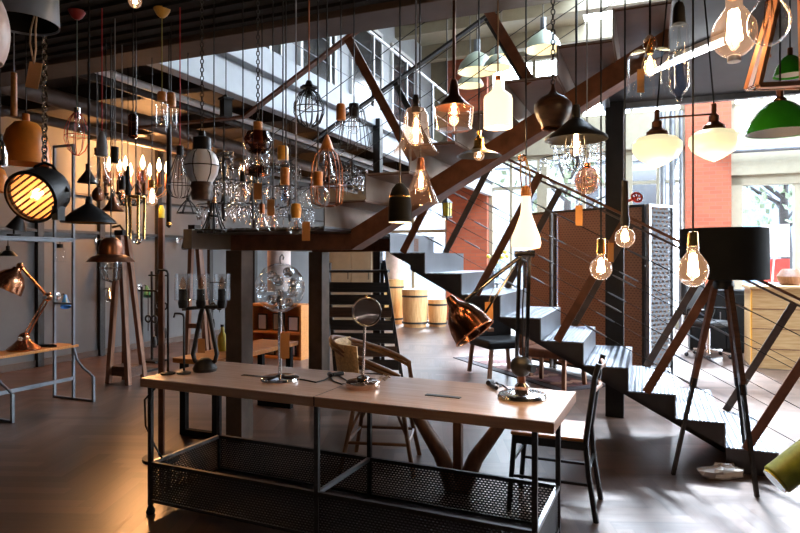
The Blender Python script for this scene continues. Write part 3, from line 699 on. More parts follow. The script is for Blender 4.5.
# wooden-seat dark metal chair at the right end
t = thing('side_chair', 'dark metal chair with a light wooden seat at the right table end', 'chair', W(.0, 0, 0) + Vector((.90, 3.62, 0)), RZ)
hw, dp = .19, .2
MB().box(-dp-.01, dp+.0, -hw, hw, .435, .455).build('seat', M['seatwood'], t, bevel=.006)
sf = MB().box(-dp, dp, -hw, -hw+.02, .39, .434).box(-dp, dp, hw-.02, hw, .39, .434).box(-dp, -dp+.02, -hw+.02, hw-.02, .39, .434).box(dp-.02, dp, -hw+.02, hw-.02, .39, .434)
sf.build('seat_frame', M['black'], t)
for y in (-hw+.012, hw-.012):
    MB().bar((-dp+.012, y, .434), (-dp-.02, y, 0), .026, .026).build('leg', M['black'], t)
    MB().tube([(dp+.06, y, 0), (dp+.02, y, .25), (dp+.004, y, .44), (dp+.03, y, .62), (dp+.055, y, .80), (dp+.075, y, .87)], .016, 8).build('leg', M['black'], t)
for y in (-hw+.012, hw-.012): MB().bar((-dp, y, .20), (dp+.025, y, .20), .015, .015).build('stretcher', M['black'], t)
for x in (-dp-.008, dp+.02): MB().bar((x, -hw+.01, .27), (x, hw-.01, .27), .015, .015).build('stretcher', M['black'], t)
for z in (.84, .72): MB().tube([(dp+.03+(z-.6)*.15, -hw+.012, z), (dp+.055+(z-.6)*.15, 0, z), (dp+.03+(z-.6)*.15, hw-.012, z)], .011, 8).build('back_rail', M['legwood'], t)
# V-legged wooden pedestal below the table
t = thing('pedestal_stool', 'brown wooden stand with splayed V legs behind the console basket', 'stool', (.36, 3.80, 0), math.radians(-20))
MB().box(-.37, .37, -.09, .09, .60, .635).build('top', M['darkleg'], t, bevel=.006)
for sg_ in (-1, 1): MB().tube([(sg_*.36,0,.60),(sg_*.22,0,.38),(sg_*.11,0,.22),(sg_*.03,0,.02)], [.034,.042,.05,.055], 10).build('leg', M['darkleg'], t)
MB().box(-.025, .025, -.03, .03, .0, .60).build('post', M['darkleg'], t)

# black slatted rack leaning behind the chair
t = thing('slatted_rack', 'tall black slatted rack with sloping sides behind the rattan chair', 'rack', (-.38, 6.2, 0), math.radians(-4))
for sg_ in (-1, 1): MB().bar((sg_*.33+.13, -.25, 0), (sg_*.30-.10, .18, 1.42), .035, .05, up=(0,-1,.3)).build('side_rail', M['blackwood'], t)
for i in range(9):
    q_ = (.15+i*.125)/1.42; c = Vector((.13-.23*q_, -.25+.43*q_-.03, 1.42*q_)); h = .315
    MB().box(-h, h, -.012, .012, -.05, .05, Matrix.Translation(c) @ Matrix.Rotation(math.radians(-17), 4, 'X')).build('slat', M['blackwood'] if i % 3 else M['walnut'], t)
MB().box(-.45, .25, .06, .34, 1.30, 1.325).build('shelf', M['blackwood'], t)
for sg_ in (-1, 1): MB().bar((sg_*.30-.12, .33, 0), (sg_*.28-.1, .22, 1.40), .035, .045).build('rear_leg', M['blackwood'], t)

# wooden side table with black sled legs at left
t = thing('sled_leg_table', 'low wooden table on black sled legs behind the left console end', 'table', (-1.85, 4.98, 0), RZ)
MB().box(0, .42, 0, 1.25, .60, .64).build('tabletop', M['owood'], t, bevel=.004)
for y in (.06, 1.14):
    lg = MB().box(.02, .075, y, y+.05, 0, .599).box(.345, .40, y, y+.05, 0, .599).box(.076, .344, y, y+.05, 0, .05)
    lg.build('leg_frame', M['blackm'], t, bevel=.003)
# tripod floor lamp on the right
hub = Vector((2.10, 3.98, 1.30))
t = thing('tripod_floor_lamp', 'tripod floor lamp with a wide black drum shade', 'lamp', (hub.x, hub.y, 0))
c = Vector((hub.x, hub.y, 0))
for i, f in enumerate((P(673, 475, 4.1), P(757, 498, 3.72), Vector((2.36, 4.16, 0)))):
    f = Vector((f.x, f.y, 0)) - c; h0 = Vector((0, 0, 1.27)) + f.normalized()*.05
    lg = MB().bar(f, f+(h0-f)*.5, .022, .022).build('leg', M['iron'], t); MB().bar(f+(h0-f)*.48, h0, .034, .03).build('upper_rail', M['walnut'] if i else M['rust'], lg)
    MB().cyl(f+(h0-f)*.47, f+(h0-f)*.52, .022, 10).build('clamp', M['black'], lg)
MB().lathe([(0,1.25),(.06,1.25),(.065,1.27),(.06,1.30),(.02,1.32),(0,1.32)], 20).build('hub', M['black'], t)
MB().cyl((0,0,1.31), (0,0,1.47), .012, 12).build('socket_stem', M['black'], t)
MB().lathe([(.262,1.315),(.258,1.64)], 48, th=.004).build('shade', M['blackm'], t)
sp = MB()
for k in range(3): sp.cyl((0,0,1.36), (.26*math.cos(k*2.09), .26*math.sin(k*2.09), 1.33), .004, 6)
sp.build('shade_spokes', M['iron'], t)
# crumpled plastic on the floor
rnd = random.Random(4); mb = MB(); n0 = 14; vs_ = []; fs = []
for i in range(9):
    for k in range(n0):
        a = 2*PI*k/n0; b = PI*i/8; r = 1+rnd.uniform(-.3, .3); vs_.append((.15*r*math.sin(b)*math.cos(a), .075*r*math.sin(b)*math.sin(a), max(.035+.045*r*-math.cos(b), .003)))
for i in range(8):
    for k in range(n0): fs.append((i*n0+k, i*n0+(k+1) % n0, (i+1)*n0+(k+1) % n0, (i+1)*n0+k))
mb.add(vs_, fs); q = P(722, 466, 4.18); o = mb.build('plastic_wrap', M['plastic'], loc=(q.x-.07, q.y-.12, 0), rz=.2); tag(o, 'crumpled clear plastic wrap on the floor beneath the tripod lamp', 'plastic wrap')
# green painted pole lamp poking in at the right edge
q = P(800, 452, 2.3)
t = thing('painted_pole_lamp', 'red pole with yellow-green painted drum cut by the right edge', 'lamp', (q.x+.03, q.y, 0))
MB().lathe([(0,0),(.14,0),(.14,.02),(.03,.04),(0,.04)], 24).build('base', M['redp'], t)
MB().cyl((.0,0,.03), (0,0,1.15), .018, 12).build('pole', M['redp'], t)
Mt = Matrix.Translation((-.02,-.03,.72)) @ Matrix.Rotation(math.radians(-128), 4, 'Y')
MB().lathe([(0,-.10),(.05,-.10),(.056,-.095),(.056,.145),(.05,.15),(0,.15)], 28, Mt).build('drum', M['tubgreen'], t, bevel=.003)
MB().lathe([(.045,.151),(.05,.152),(.048,.158),(0,.158)], 24, Mt).build('drum_cap', M['yellowg'], t)

# ================================================================ BEHIND THE STAIR
def screen(p0, p1, h, m, name_label, fm='iron', bend=True):
    d = Vector((p1.x-p0.x, p1.y-p0.y, 0)); L = d.length-.035; rz = math.atan2(d.y, d.x)
    t = thing('perforated_screen', name_label, 'screen', (p0.x, p0.y, 0), rz, 'perforated sheet screen panels behind the stair')
    fr = MB().box(0, .03, -.02, .02, 0, h).box(L-.03, L, -.02, .02, 0, h).box(.03, L-.03, -.02, .02, h-.03, h).box(.03, L-.03, -.02, .02, 0.05, .08)
    fr.build('frame', M[fm], t); MB().box(.03, L-.03, -.003, .003, .08, h-.03).build('sheet', M[m], t)
    MB().box(.03, L-.03, .045, .06, .08, h-.03).build('backing', M['rustback'], t)
pa, pb, pc_, pd, pe = P(524,258,8.55), P(554,258,8.1), P(614,258,7.38), P(648,258,7.03), P(675,258,7.28)
screen(pa, pb, 2.07, 'perf_brown', 'narrow brown perforated screen panel farthest from the black lampshade')
screen(pb, pc_, 2.07, 'perf_brown', 'wide brown perforated screen panel left of the black column')
screen(pc_, pd, 2.07, 'perf_brown', 'brown perforated screen panel between black column and grey mesh panel')
screen(pd, pe, 2.07, 'perf_grey', 'pale grey perforated screen panel beside the orange brick pillar', 'steel')
# pine counter
t = thing('pine_counter', 'boarded pine counter under the right-hand window', 'counter', (P(752,258,8.1).x, 8.1, 0), RZ)
MB().box(0, 2.6, 0, .7, 0, 1.04).build('body', M['pine'], t, bevel=.004)
MB().box(-.03, 2.63, -.03, .73, 1.04, 1.08).build('worktop', M['pine'], t, bevel=.004)
gv = MB()
for z in (.26, .52, .78): gv.box(.001, 2.599, -.003, .0, z-.006, z+.006)
gv.build('board_joints', M['legwood'], t)
MB().box(-.012, .0, -.012, .09, 0, 1.04).build('corner_post', M['owood2'], t)
# figurine pot on the counter
q = P(790, 276, 8.35); o = MB().lathe([(0,0),(.10,0),(.15,.06),(.16,.12),(.11,.2),(.09,.22),(0,.22)], 20).build('pot', M['legwood'], loc=(q.x, q.y, 1.08)); tag(o, 'small dark pot on the pine counter by the window', 'pot')
t = thing('desk_lamp', 'white gooseneck desk lamp standing on the pine counter', 'lamp', (P(772,258,8.62).x, 8.62, 1.08))
MB().lathe([(0,0),(.08,0),(.08,.02),(0,.03)], 18).build('base', M['white'], t); MB().tube([(0,0,.02),(.03,0,.4),(.06,0,.55),(.0,0,.64),(-.08,0,.6)], .012, 8).build('arm', M['white'], t)
MB().lathe([(0,.0),(.04,-.01),(.09,-.12)], 18, Matrix.Translation((-.08,0,.6)) @ Matrix.Rotation(.5,4,'Y'), th=.003).build('shade', M['white'], t)
# office chair
q = P(708, 340, 9.0)
t = thing('office_chair', 'black office chair with a chrome base behind the tripod lamp', 'chair', (q.x, q.y, 0), .5)
MB().box(-.26, .26, -.25, .25, .44, .54).build('seat', M['leather'], t, bevel=.04)
MB().box(-.25, .25, .2, .29, .6, 1.12).build('backrest', M['leather'], t, bevel=.04)
for x in (-.3, .3): MB().tube([(x*.8,.15,.5),(x,.15,.55),(x,.1,.7),(x,-.15,.7)], .02, 8).build('armrest', M['leather'], t)
MB().cyl((0,0,.08), (0,0,.44), .03, 12).build('column', M['chrome'], t)
for k in range(5):
    a = k*2*PI/5; lg = MB().bar((0,0,.1), (.3*math.cos(a), .3*math.sin(a), .075), .04, .03).build('base_arm', M['chrome'], t); MB().ball((.3*math.cos(a), .3*math.sin(a), .032), .032, 10).build('caster', M['black'], lg)
t = thing('black_cabinet', 'black low cabinet behind the office chair under the brick pillar', 'cabinet', (P(690,258,9.6).x, 9.6, 0), RZ)
MB().box(0, 1.0, 0, .5, 0.0, .95).build('body', M['blackm'], t, bevel=.006)
for x in (.02, .51): 
    d = MB().box(x, x+.47, -.02, -.001, .06, .9).build('door', M['blackm'], t, bevel=.004); MB().cyl((x+.4,-.035,.5),(x+.4,-.035,.62),.008,8).build('handle', M['steel'], d)
# rug, low armchair, stool, tubs
ru = [P(453,357,0), 0]
c0, c1 = P(453,358,EYE*F/(358-HY)), P(560,392,EYE*F/(392-HY))
t = thing('persian_rug', 'dark red patterned rug on the floor beneath the stair', 'rug', (c0.x, c0.y, 0), RZ)
d = Vector((c1.x-c0.x, c1.y-c0.y)); du = d.length
t.rotation_euler = (0,0, math.atan2(d.y, d.x))
MB().box(0, du, 0, .72, .001, .010).build('border', M['rugb'], t); MB().box(.14, du-.14, .12, .60, .010, .013).build('field', M['rugm'], t)
for k in range(5):
  for j in range(3):
    mo = MB(); mo.lathe([(0,.0135),(.06,.0138),(.075,.0131)], 8, Matrix.Translation((.35+k*(du-.7)/4, .22+j*.14, 0)))
    mo.build('medallion', M['legwood'], t)
def lowchair(px, py, Y, rz, lab, sm, name='lounge_chair'):
    q = P(px, py, Y); t = thing(name, lab, 'chair', (q.x, q.y, 0), rz)
    MB().box(-.30, .30, -.28, .28, .36, .46).build('seat', M[sm], t, bevel=.03)
    MB().box(-.30, .30, .22, .32, .44, .82).build('backrest', M[sm], t, bevel=.03)
    for x in (-.27, .27):
        for y in (-.24, .26): MB().bar((x*.92, y, .36), (x*1.06, y*1.06, .017), .04, .04).build('leg', M['legwood'], t)
        MB().box(x-.03, x+.03, -.28, .28, .58, .62).build('armrest', M['legwood'], t)
    return t
lowchair(500, 340, 7.6, .35, 'low dark leather chair with wooden arms on the rug', 'leather')
lowchair(553, 350, 6.9, .9, 'brown leather chair under the stair in front of the mesh screens', 'rust', 'lounge_chair')
def tub(px, yb, Y, r, h, lab):
    q = P(px, yb, Y); t = thing('wooden_tub', lab, 'tub', (q.x, q.y, 0), 0, 'oak tubs by the far window')
    MB().lathe([(0,.0),(r*.9,0),(r,h*.5),(r*1.02,h)], 28).build('staves', M['tubwood'], t)
    for z in (.12, .85): MB().lathe([(r*1.03,h*z-.02),(r*1.03,h*z+.02)], 28, th=.006).build('hoop', M['iron'], t)
    MB().lathe([(0,h),(r*1.04,h),(r*1.04,h+.03),(0,h+.035)], 28).build('lid', M['tubwood'], t)
tub(415, 322, 13.0, .27, .76, 'larger oak tub standing near the slatted rack')
tub(437.5, 320, 13.1, .20, .54, 'smaller oak tub beside the larger oak tub')
tub(394, 312, 13.6, .22, .95, 'tall oak tub standing between slatted rack and larger tub')
q = P(396, 262, 13.4); t = thing('clay_urn', 'pinkish brown urn standing on the tall oak tub', 'urn', (q.x, q.y, .986)); t.location = (P(394,312,13.6).x, 13.6, .986)
MB().lathe([(0,0),(.14,0),(.2,.3),(.19,.6),(.12,.78),(.14,.84),(.10,.83),(0,.8)], 24).build('vessel', M['pinkp'], t)
# window seat plants: yellow flowers
q = P(497, 262, 12.6)
t = thing('yellow_flower_vase', 'vase of yellow flowers on a thin stand before the far windows', 'vase', (q.x, q.y, 0))
MB().lathe([(0,0),(.15,0),(.15,.02),(.02,.04),(.02,.9),(.15,.92),(.15,.94),(0,.94)], 20).build('stand', M['iron'], t)
MB().lathe([(0,.94),(.07,.94),(.1,1.06),(.06,1.2),(.07,1.24)], 18, th=.004).build('vessel', M['glass'], t)
fl = MB(); rnd = random.Random(3)
for k in range(16):
    e = (rnd.gauss(0,.11), rnd.gauss(0,.11), 1.5+rnd.gauss(0,.09)); fl.ball(e, .045, 8)
fl.build('blossoms', M['yellowg'], t)
sm_ = MB()
for k in range(8): sm_.tube([(0,0,1.0),(rnd.gauss(0,.03),rnd.gauss(0,.03),1.25),(rnd.gauss(0,.1),rnd.gauss(0,.1),1.46)], .005, 5)
sm_.build('stems', M['dgreenp'], t)

# ================================================================ LEFT RACK AND LEFT FLOOR
t = thing('display_rack', 'grey steel display rack with wooden shelf and curved feet at left', 'rack', (-3.61, 6.39, 0), RZ)
# local x = U, y = W ; frames at y=0 and y=-1.0
for y in (0, -.85, -1.9):
    f = MB().box(0, .025, y-.0125, y+.0125, 0, 2.62).box(.27, .295, y-.0125, y+.0125, 0, 2.62).box(.025, .27, y-.0125, y+.0125, 2.595, 2.62).box(.025, .27, y-.0125, y+.0125, .97, .99)
    f.tube([(.29, y, .53), (.33, y, .42), (.42, y, .33), (.50, y, .29), (.56, y, .25)], .012, 8).box(.548, .572, y-.0125, y+.0125, 0, .25).box(.0, .572, y-.0125, y+.0125, 0.0, .022)
    f.build('end_frame', M['greyp'], t)
for x, z in ((.28, .22), (.012, 1.63), (.28, 1.63)): MB().bar((x, -2.0, z), (x, 0, z), .03, .035).build('rail', M['greyp'], t)
MB().box(.0, .30, -2.0, .05, .535, .56).build('shelf', M['owood'], t, bevel=.004)
MB().box(.0, .30, -2.0, .02, 1.64, 1.655).build('shelf', M['greyp'], t, bevel=.003)
# copper desk lamp on its shelf
q = P(24, 343, 5.93); Yc = 5.93; k = Yc/F; zsh = .561
def Lp(px, py): return P(px, py, Yc) - Vector((P(24,0,Yc).x, Yc, zsh))
t = thing('copper_desk_lamp', 'copper articulated desk lamp with dome shade on the left rack shelf', 'lamp', (P(24,0,Yc).x, Yc, zsh))
MB().lathe([(0,0),(15*k,0),(15.5*k,1.5*k),(10*k,6*k),(4*k,12*k),(0,13*k)], 28).build('base', M['copper'], t)
kn = Lp(24, 333); el = Lp(48, 297); hd = Lp(20, 266)
kn = Vector((0,0,.115)); MB().ball(kn, 5.5*k, 16).build('knuckle', M['copper'], t)
MB().cyl(kn+Vector((0,-.06,0)), kn+Vector((0,.06,0)), .022, 14).build('knuckle_pin', M['nickel'], t)
for dx in (-.018, .018): MB().bar(kn+Vector((dx,0,0)), el+Vector((dx,0,0)), .014, .014, up=(0,1,0)).build('lower_arm', M['copper'], t)
MB().ball(el, 4.5*k, 14).build('elbow', M['copper'], t)
MB().cyl(el+Vector((0,-.05,0)), el+Vector((0,.05,0)), .02, 12).build('elbow_pin', M['nickel'], t)
MB().bar(el, hd, .02, .02, up=(0,1,0)).build('upper_arm', M['copper'], t)
MB().ball(hd, 3.5*k, 12).build('head_joint', M['copper'], t)
Mx = Matrix.Translation(hd+Vector((-.02,0,-.02))) @ Vector((-.38,-.3,-.88)).to_track_quat('Z','Y').to_matrix().to_4x4()
MB().lathe([(0,0),(4*k,0),(5*k,3*k),(10*k,7*k),(14.5*k,14*k),(16*k,22*k),(16*k,24*k)], 30, Mx, th=.003).build('shade', M['copper'], t)
MB().ball(Mx @ Vector((0,0,18*k)), 6*k, 14).build('bulb', M['opalwhite'], t)
q = P(50, 341, 5.75); o = MB().tube([(-.10,0,.012),(-.05,.02,.014),(0,0,.016),(.06,.01,.014),(.09,-.01,.012),(.05,-.03,.012),(-.06,-.02,.012)], .011, 8).build('power_cord', M['black'], loc=(-3.53, 6.14, .56)); tag(o, 'coiled black cord lying on the left rack shelf behind the copper lamp', 'cord')
# fisherman lamp on wooden A-frame
t = thing('wooden_crane_lamp', 'wooden A-frame floor lamp stand with braced feet beside the left wall', 'lamp stand', (P(124,0,7.1).x, 7.15, 0), RZ)
k = 7.1/F
for (a, b) in (((-12,0),(-5,150)), ((14,0),(-3,150))):
    for y in (-.12, .12): MB().bar((a[0]*k, y, 0), (b[0]*k, y*.4, 150*k), .055, .05, up=(0,1,0)).build('leg', M['legwood'], t)
MB().box(-12*k, 14*k, -.11, .11, .09, .20).build('tray', M['walnut'], t)
MB().box(-8*k, 3*k, -.08, .08, 148*k, 153*k).build('head_block', M['black'], t)
MB().tube([(-2*k,0,152*k), (-8*k,0,158*k), (-14*k,-.05,156*k)], .014, 8).build('hook', M['iron'], t)
t = thing('wooden_crane_lamp', 'second wooden A-frame stand farther back behind the candle tube lamp', 'lamp stand', (P(196,0,8.3).x, 8.3, 0), RZ)
k = 8.3/F
for (a, b) in (((-12,0),(-5,135)), ((14,0),(1,135))): MB().bar((a[0]*k, 0, 0), (b[0]*k, 0, 135*k), .06, .05, up=(0,1,0)).build('leg', M['legwood'], t)
MB().box(-10*k, 11*k, -.03, .03, .5, .56).build('crossbar', M['legwood'], t); MB().box(-6*k, 2*k, -.06, .06, 133*k, 140*k).build('head_block', M['black'], t)
MB().bar((-1*k, .35, 0), (-1*k, .05, 135*k), .05, .05).build('rear_leg', M['legwood'], t)
# pulley lamps
def pulley(px, yb, Y, hpx, lab, side=1):
    k = Y/F; q = P(px, yb, Y); t = thing('pulley_floor_lamp', lab, 'lamp', (q.x, q.y, 0), RZ)
    MB().box(-8*k, 12*k, -.12, .12, 0, .025).build('base', M['iron'], t)
    MB().cyl((0,0,.02), (0,0,hpx*k), .018, 10).build('pole', M['iron'], t)
    MB().bar((-4*k,0,hpx*k-4*k), (20*k*side,0,hpx*k-4*k), .02, .02).build('crossbar', M['iron'], t)
    for x in (8*side, 16*side):
        MB().cyl((x*k,0,hpx*k-4*k), (x*k,0,40*k), .005, 6).build('wire', M['black'], t)
        MB().ring((x*k,0,hpx*k*.62), 3.2*k, .012, 18, 8, M=Matrix.Rotation(PI/2,4,'X')).build('pulley', M['iron'], t)
    MB().lathe([(0,0),(.03,0),(.035,.08),(.02,.14),(0,.15)], 14, Matrix.Translation((16*k*side,0,24*k))).build('weight', M['iron'], t)
pulley(142, 371, 7.9, 84, 'black pulley floor lamp standing before the left wall', 1)
pulley(152, 367, 8.6, 90, 'black pulley floor lamp, the rear one beside the brown column', 1)
pulley(226, 352, 9.4, 74, 'black pulley floor lamp behind the candle tube lamp', -1)
q = P(168, 347, 5.7); t = thing('yellow_bottle', 'small yellow glazed bottle on the low wooden table', 'bottle', (-1.55, 5.35, .64)); 
MB().lathe([(0,0),(.035,0),(.04,.02),(.04,.12),(.015,.17),(.013,.21),(0,.21)], 18).build('body', M['yellowg'], t); MB().lathe([(0,.21),(.016,.21),(.016,.23),(0,.23)], 14).build('stopper', M['black'], t)
# far left furniture
t = thing('low_shelf', 'small orange wooden shelf unit with framed cards behind the globe lamp', 'shelf', (P(248,0,9.0).x, 9.0, 0), RZ)
for x0, x1, z0, z1 in ((0,.03,0,.75), (.87,.9,0,.75), (.03,.87,0,.03), (.03,.87,.36,.39), (0,.9,.75,.78)): MB().box(x0,x1,0,.35,z0,z1).build('board', M['owood'], t)
MB().box(.03,.87,.33,.35,.03,.75).build('back_panel', M['owood'], t)
for i, (x, z, w_, h_, mm) in enumerate(((.1,.39,.16,.24,'white'), (.36,.39,.2,.26,'cream'), (.62,.39,.18,.22,'white'), (.2,.03,.2,.24,'cream'), (.55,.03,.2,.22,'white'))):
    o = MB().box(0,w_,0,.02,0,h_).build('picture_frame', M['blackwood']); o.location = t.location + Matrix.Rotation(RZ,3,'Z') @ Vector((x,.10,z+.002)); o.rotation_euler = (0,0,RZ)
    MB().box(.02,w_-.02,-.003,0,.02,h_-.02).build('card', M[mm], o)
    tag(o, ['small framed card at the left of the upper shelf compartment','framed cream card in the middle of the upper shelf','framed white card at the right of the upper shelf','framed cream card at the left of the lower shelf','framed white card at the right of the lower shelf'][i], 'picture', 'framed cards in the orange shelf')
for px, lab in ((325, 'cream panel cabinet by the far window behind the slatted rack'),):
    q = P(px, 258, 13.4); t = thing('tall_cabinet', lab, 'cabinet', (q.x+.15, q.y-.2, 0), RZ)
    MB().box(0,1.0,0,.45,0,2.1).build('body', M['cream'], t, bevel=.006)
    for x in (.03, .51):
        d = MB().box(x,x+.46,-.022,-.001,.08,2.04).build('door', M['cream'], t, bevel=.004); MB().cyl((x+.40,-.04,1.0),(x+.40,-.04,1.15),.008,8).build('handle', M['iron'], d)
q = P(279, 258, 8.0)
t = thing('pink_floor_lamp', 'floor lamp with tall pinkish cylinder shade behind the landing posts', 'lamp', (q.x, q.y, 0))
MB().lathe([(0,0),(.15,0),(.15,.02),(.02,.04),(0,.04)], 24).build('base', M['nickel'], t); MB().cyl((0,0,.03),(0,0,1.3),.012,10).build('pole', M['nickel'], t)
MB().lathe([(.15,1.02),(.15,1.55)], 32, th=.004).build('shade', M['pinkp'], t)
MB().lathe([(0,1.28),(.145,1.28),(.145,1.285),(0,1.285)], 20).build('shade_spider', M['nickel'], t)
# ================================================================ PENDANT LAMPS
def ceil_z(x, y):
    u, w = uw((x, y))
    if w < SW-.27: return SOFB-.015
    if w < SW: return SOF
    if u < -3.45: return CEIL
    if u > -.3 and 4.8 < w < 6.0: return SOF+.02
    if u > .125 and w < 4.8: return SOF+.02
    return ROOF
def bulb_prof(yt, yb, r):
    yc = yb - r; p = [(0, yt), (r*.36, yt), (r*.38, yt+(yc-yt)*.25)]
    a0 = math.radians(48)
    for i in range(9):
        a = a0 + (PI-a0)*i/8; p.append((max(r*math.sin(a), 0), yc - r*math.cos(a)))
    return p
def B(yt, yb, r, lit=True, g=None, name='bulb'):
    out = [(name, g or ('litglass' if lit else 'glassb'), bulb_prof(yt, yb, r), {})]
    out.append((name+'/filament', 'filament' if lit else 'copper', None, {'fil': (yt+(yb-yt)*.22, yb-r*.75, r*.42, lit)}))
    return out
NP = [0]
def pend(label, px, Y, parts, attach, cord='black', top=None, canopy=None, chain=False, group=None, cordr=.0035, light=0, ly=None, name='pendant_lamp', cat='pendant lamp', M0=None, dx=0, tagc=None, cordbottom=None):
    y0 = max([max(y for r, y in p[2]) for p in parts if p[2]] or [attach])
    o0 = P(px, y0, Y); k = Y/F
    t = thing(name, label, cat, o0, 0, group)
    made = {}; kr = k*math.cos(math.atan((px-400)/F))
    def z(y): return (y0-y)*k
    for nm, mm, prof, op in parts:
        par = t; pn = nm
        if '/' in nm: pa, pn = nm.split('/'); par = made.get(pa, t)
        X = Matrix.Translation((op.get('x', 0)*k, op.get('dy', 0), 0))
        mb = MB()
        if 'fil' in op:
            ya, yb_, r, lit = op['fil']; n = 5 if r*k > .008 else 3; th = (min(.006, r*k*.26) if lit else .0009)
            pts = []
            for i in range(n*2+1):
                a = 2*PI*i/(n*2); rr = r*k*(.55 if i % 2 == 0 else 1.0)*.6; pts.append((rr*math.cos(a), rr*math.sin(a), z(ya) if i % 2 == 0 else z(yb_)))
            mb.tube([X @ Vector(p) for p in pts], th, 5)
            if lit: mb.tube([X @ Vector((0,0,z(ya-2))), X @ Vector((0,0,z(ya+1)))], th, 5)
        elif 'cage' in op:
            n = op['cage']; r_ = op.get('r', .0022)
            for i in range(n):
                a = 2*PI*(i+.3)/n; mb.tube([X @ Vector((r*kr*math.cos(a), r*kr*math.sin(a), z(y))) for r, y in prof], r_, 6)
            for rr, yy in op.get('rings', []): mb.ring(X @ Vector((0,0,z(yy))), rr*kr, r_, 28, 6)
        elif 'mb' in op: op['mb'](mb, k, z)
        else:
            mb.lathe([(r*kr, z(y)) for r, y in prof][::-1], op.get('seg', 32), X, th=op.get('th', 0))
        made[nm] = mb.build(pn, M[mm], par)
    if cord:
        zt = (ceil_z(o0.x, o0.y) if top is None else top) - o0.z; za = z(attach)
        if chain:
            cb = MB(); L = .021; zz = za; i = 0
            while zz < zt-.01:
                Mr = Matrix.Rotation(PI/2*(i % 2), 4, 'Z') @ Matrix.Rotation(PI/2, 4, 'X') @ Matrix.Diagonal((.62, 1, 1, 1))
                cb.ring((dx*k, 0, zz+L*.5), L*.62, .0026, 8, 4, M=Mr); zz += L; i += 1
            cb.build('chain', M[cord], t)
        else: MB().tube([(dx*k,0,za), (dx*k,0,zt)], cordr, 8).build('cord', M[cord], t)
        if canopy: MB().lathe([(0,zt-.05),(.012,zt-.05),(.03,zt-.035),(.045,zt-.008),(.047,zt),(0,zt)], 20, Matrix.Translation((dx*k,0,0))).build('ceiling_rose', M[canopy], t)
    if tagc:
        tx, ta, tb, w_ = tagc; cx = (tx-px)*k
        tg = MB().box(cx-w_/2*k, cx+w_/2*k, -.031, -.030, z(tb), z(ta), None).build('price_tag', M['kraft'], t)
        MB().tube([(0,-.005,z(attach+2)), (cx*.6,-.03,z((attach+ta)/2)), (cx,-.0305,z(ta+2))], .0012, 5).build('string', M['jute'], tg)
    if light:
        l = bpy.data.lights.new('lamp_light', 'POINT'); l.energy = light*.45; l.color = WARM; l.shadow_soft_size = .02
        lo = bpy.data.objects.new('lamp_light', l); C.objects.link(lo); lo.parent = t; lo.location = (0, 0, z(ly))
    return t
def cyl(x, y0, y1, r, r2=None): return [(0, y0), (r, y0), (r2 or r, y1), (0, y1)]

# ---------- upper left corner
DR = pend('large grey drum pendant hanging highest in the upper left corner', 22, 2.6, [('shade','greyp',[(0,-24),(36,-24),(38,-20),(39.5,24)],{'th':.004}), ('shade_lining','blackm',[(0,-20),(36,-19),(38,22)],{})], -24, 'black', cordr=.008)
t = pend('rose white dome pendant cut off by the left picture edge', -28, 2.3, [('shade','pinkp',[(40*math.sin(PI*i/20)+.01, 30-52*math.cos(PI*i/20)) for i in range(0,15)],{'th':.004})], -22, 'black')
# kraft tag on jute string, tied to the grey drum
k = 2.5/F; tl = P(31, 88, 2.5) - DR.location
tg = MB().box(-6*k, 7*k, -.001, .001, 0, 26*k, Matrix.Translation(tl) @ Matrix.Rotation(.18,4,'Y')).build('price_tag', M['kraft'], DR)
MB().tube([tl+Vector(v) for v in ((3*k,0,24*k),(-1*k,0,45*k),(-2*k,.01,58*k),(2*k,.03,88*k))], .0035, 6).build('string', M['jute'], tg)
MB().tube([tl+Vector(v) for v in ((3*k,0,24*k),(5*k,0,40*k),(3*k,.01,58*k),(2*k,.03,88*k))], .0035, 6).build('string', M['jute'], tg)
# spotlight
o0 = P(38, 194, 2.75); k = 2.75/F*.87
t = thing('spotlight_lamp', 'black drum spotlight with glowing slatted copper face, hanging at far left', 'pendant lamp', o0)
ax = Vector((-.06, -.92, -.38)).normalized(); Ms = ax.to_track_quat('Z','Y').to_matrix().to_4x4()
MB().lathe([(0,-30*k),(14*k,-30*k),(24*k,-26*k),(28*k,-18*k),(29*k,8*k),(30.5*k,9*k),(30.5*k,14*k),(28*k,15*k)], 40, Ms, th=.004).build('housing', M['black'], t)
MB().lathe([(27.5*k,6*k),(22*k,0),(12*k,-6*k),(0,-8*k)], 36, Ms).build('reflector', M['lens'], t)
MB().ball(Ms @ Vector((0,0,0)), 6*k, 14).build('bulb', M['glow'], t)
gr_ = MB()
for i in range(-4, 5):
    h = math.sqrt(max(27.5**2-(i*6)**2, 1))*k; c = Ms @ Matrix.Rotation(.55,4,'Z') @ Vector((0, i*6*k, 11*k))
    d = (Ms @ Matrix.Rotation(.55,4,'Z')).to_3x3() @ Vector((1,0,0)); gr_.bar(c-d*h, c+d*h, .009, .004, up=ax)
gr_.build('grille', M['copper'], t)
MB().tube([Ms @ Vector((-30*k,0,-10*k)), Vector((-10*k,.05,34*k)), Vector((0,.05,38*k)), Vector((10*k,.05,34*k)), Ms @ Vector((30*k,0,-10*k))], .007, 8).build('yoke', M['black'], t)
MB().box(20*k, 27*k, -.03, .03, -30*k, -14*k).build('hinge_bracket', M['black'], t)
zt = ceil_z(o0.x, o0.y) - o0.z; cb = MB(); zz = 38*k; i = 0
while zz < zt:
    cb.ring((0,.05,zz+.013), .018, .0045, 8, 4, M=Matrix.Rotation(PI/2*(i % 2),4,'Z') @ Matrix.Rotation(PI/2,4,'X') @ Matrix.Diagonal((.6,1,1,1))); zz += .024; i += 1
cb.build('chain', M['nickel'], t)
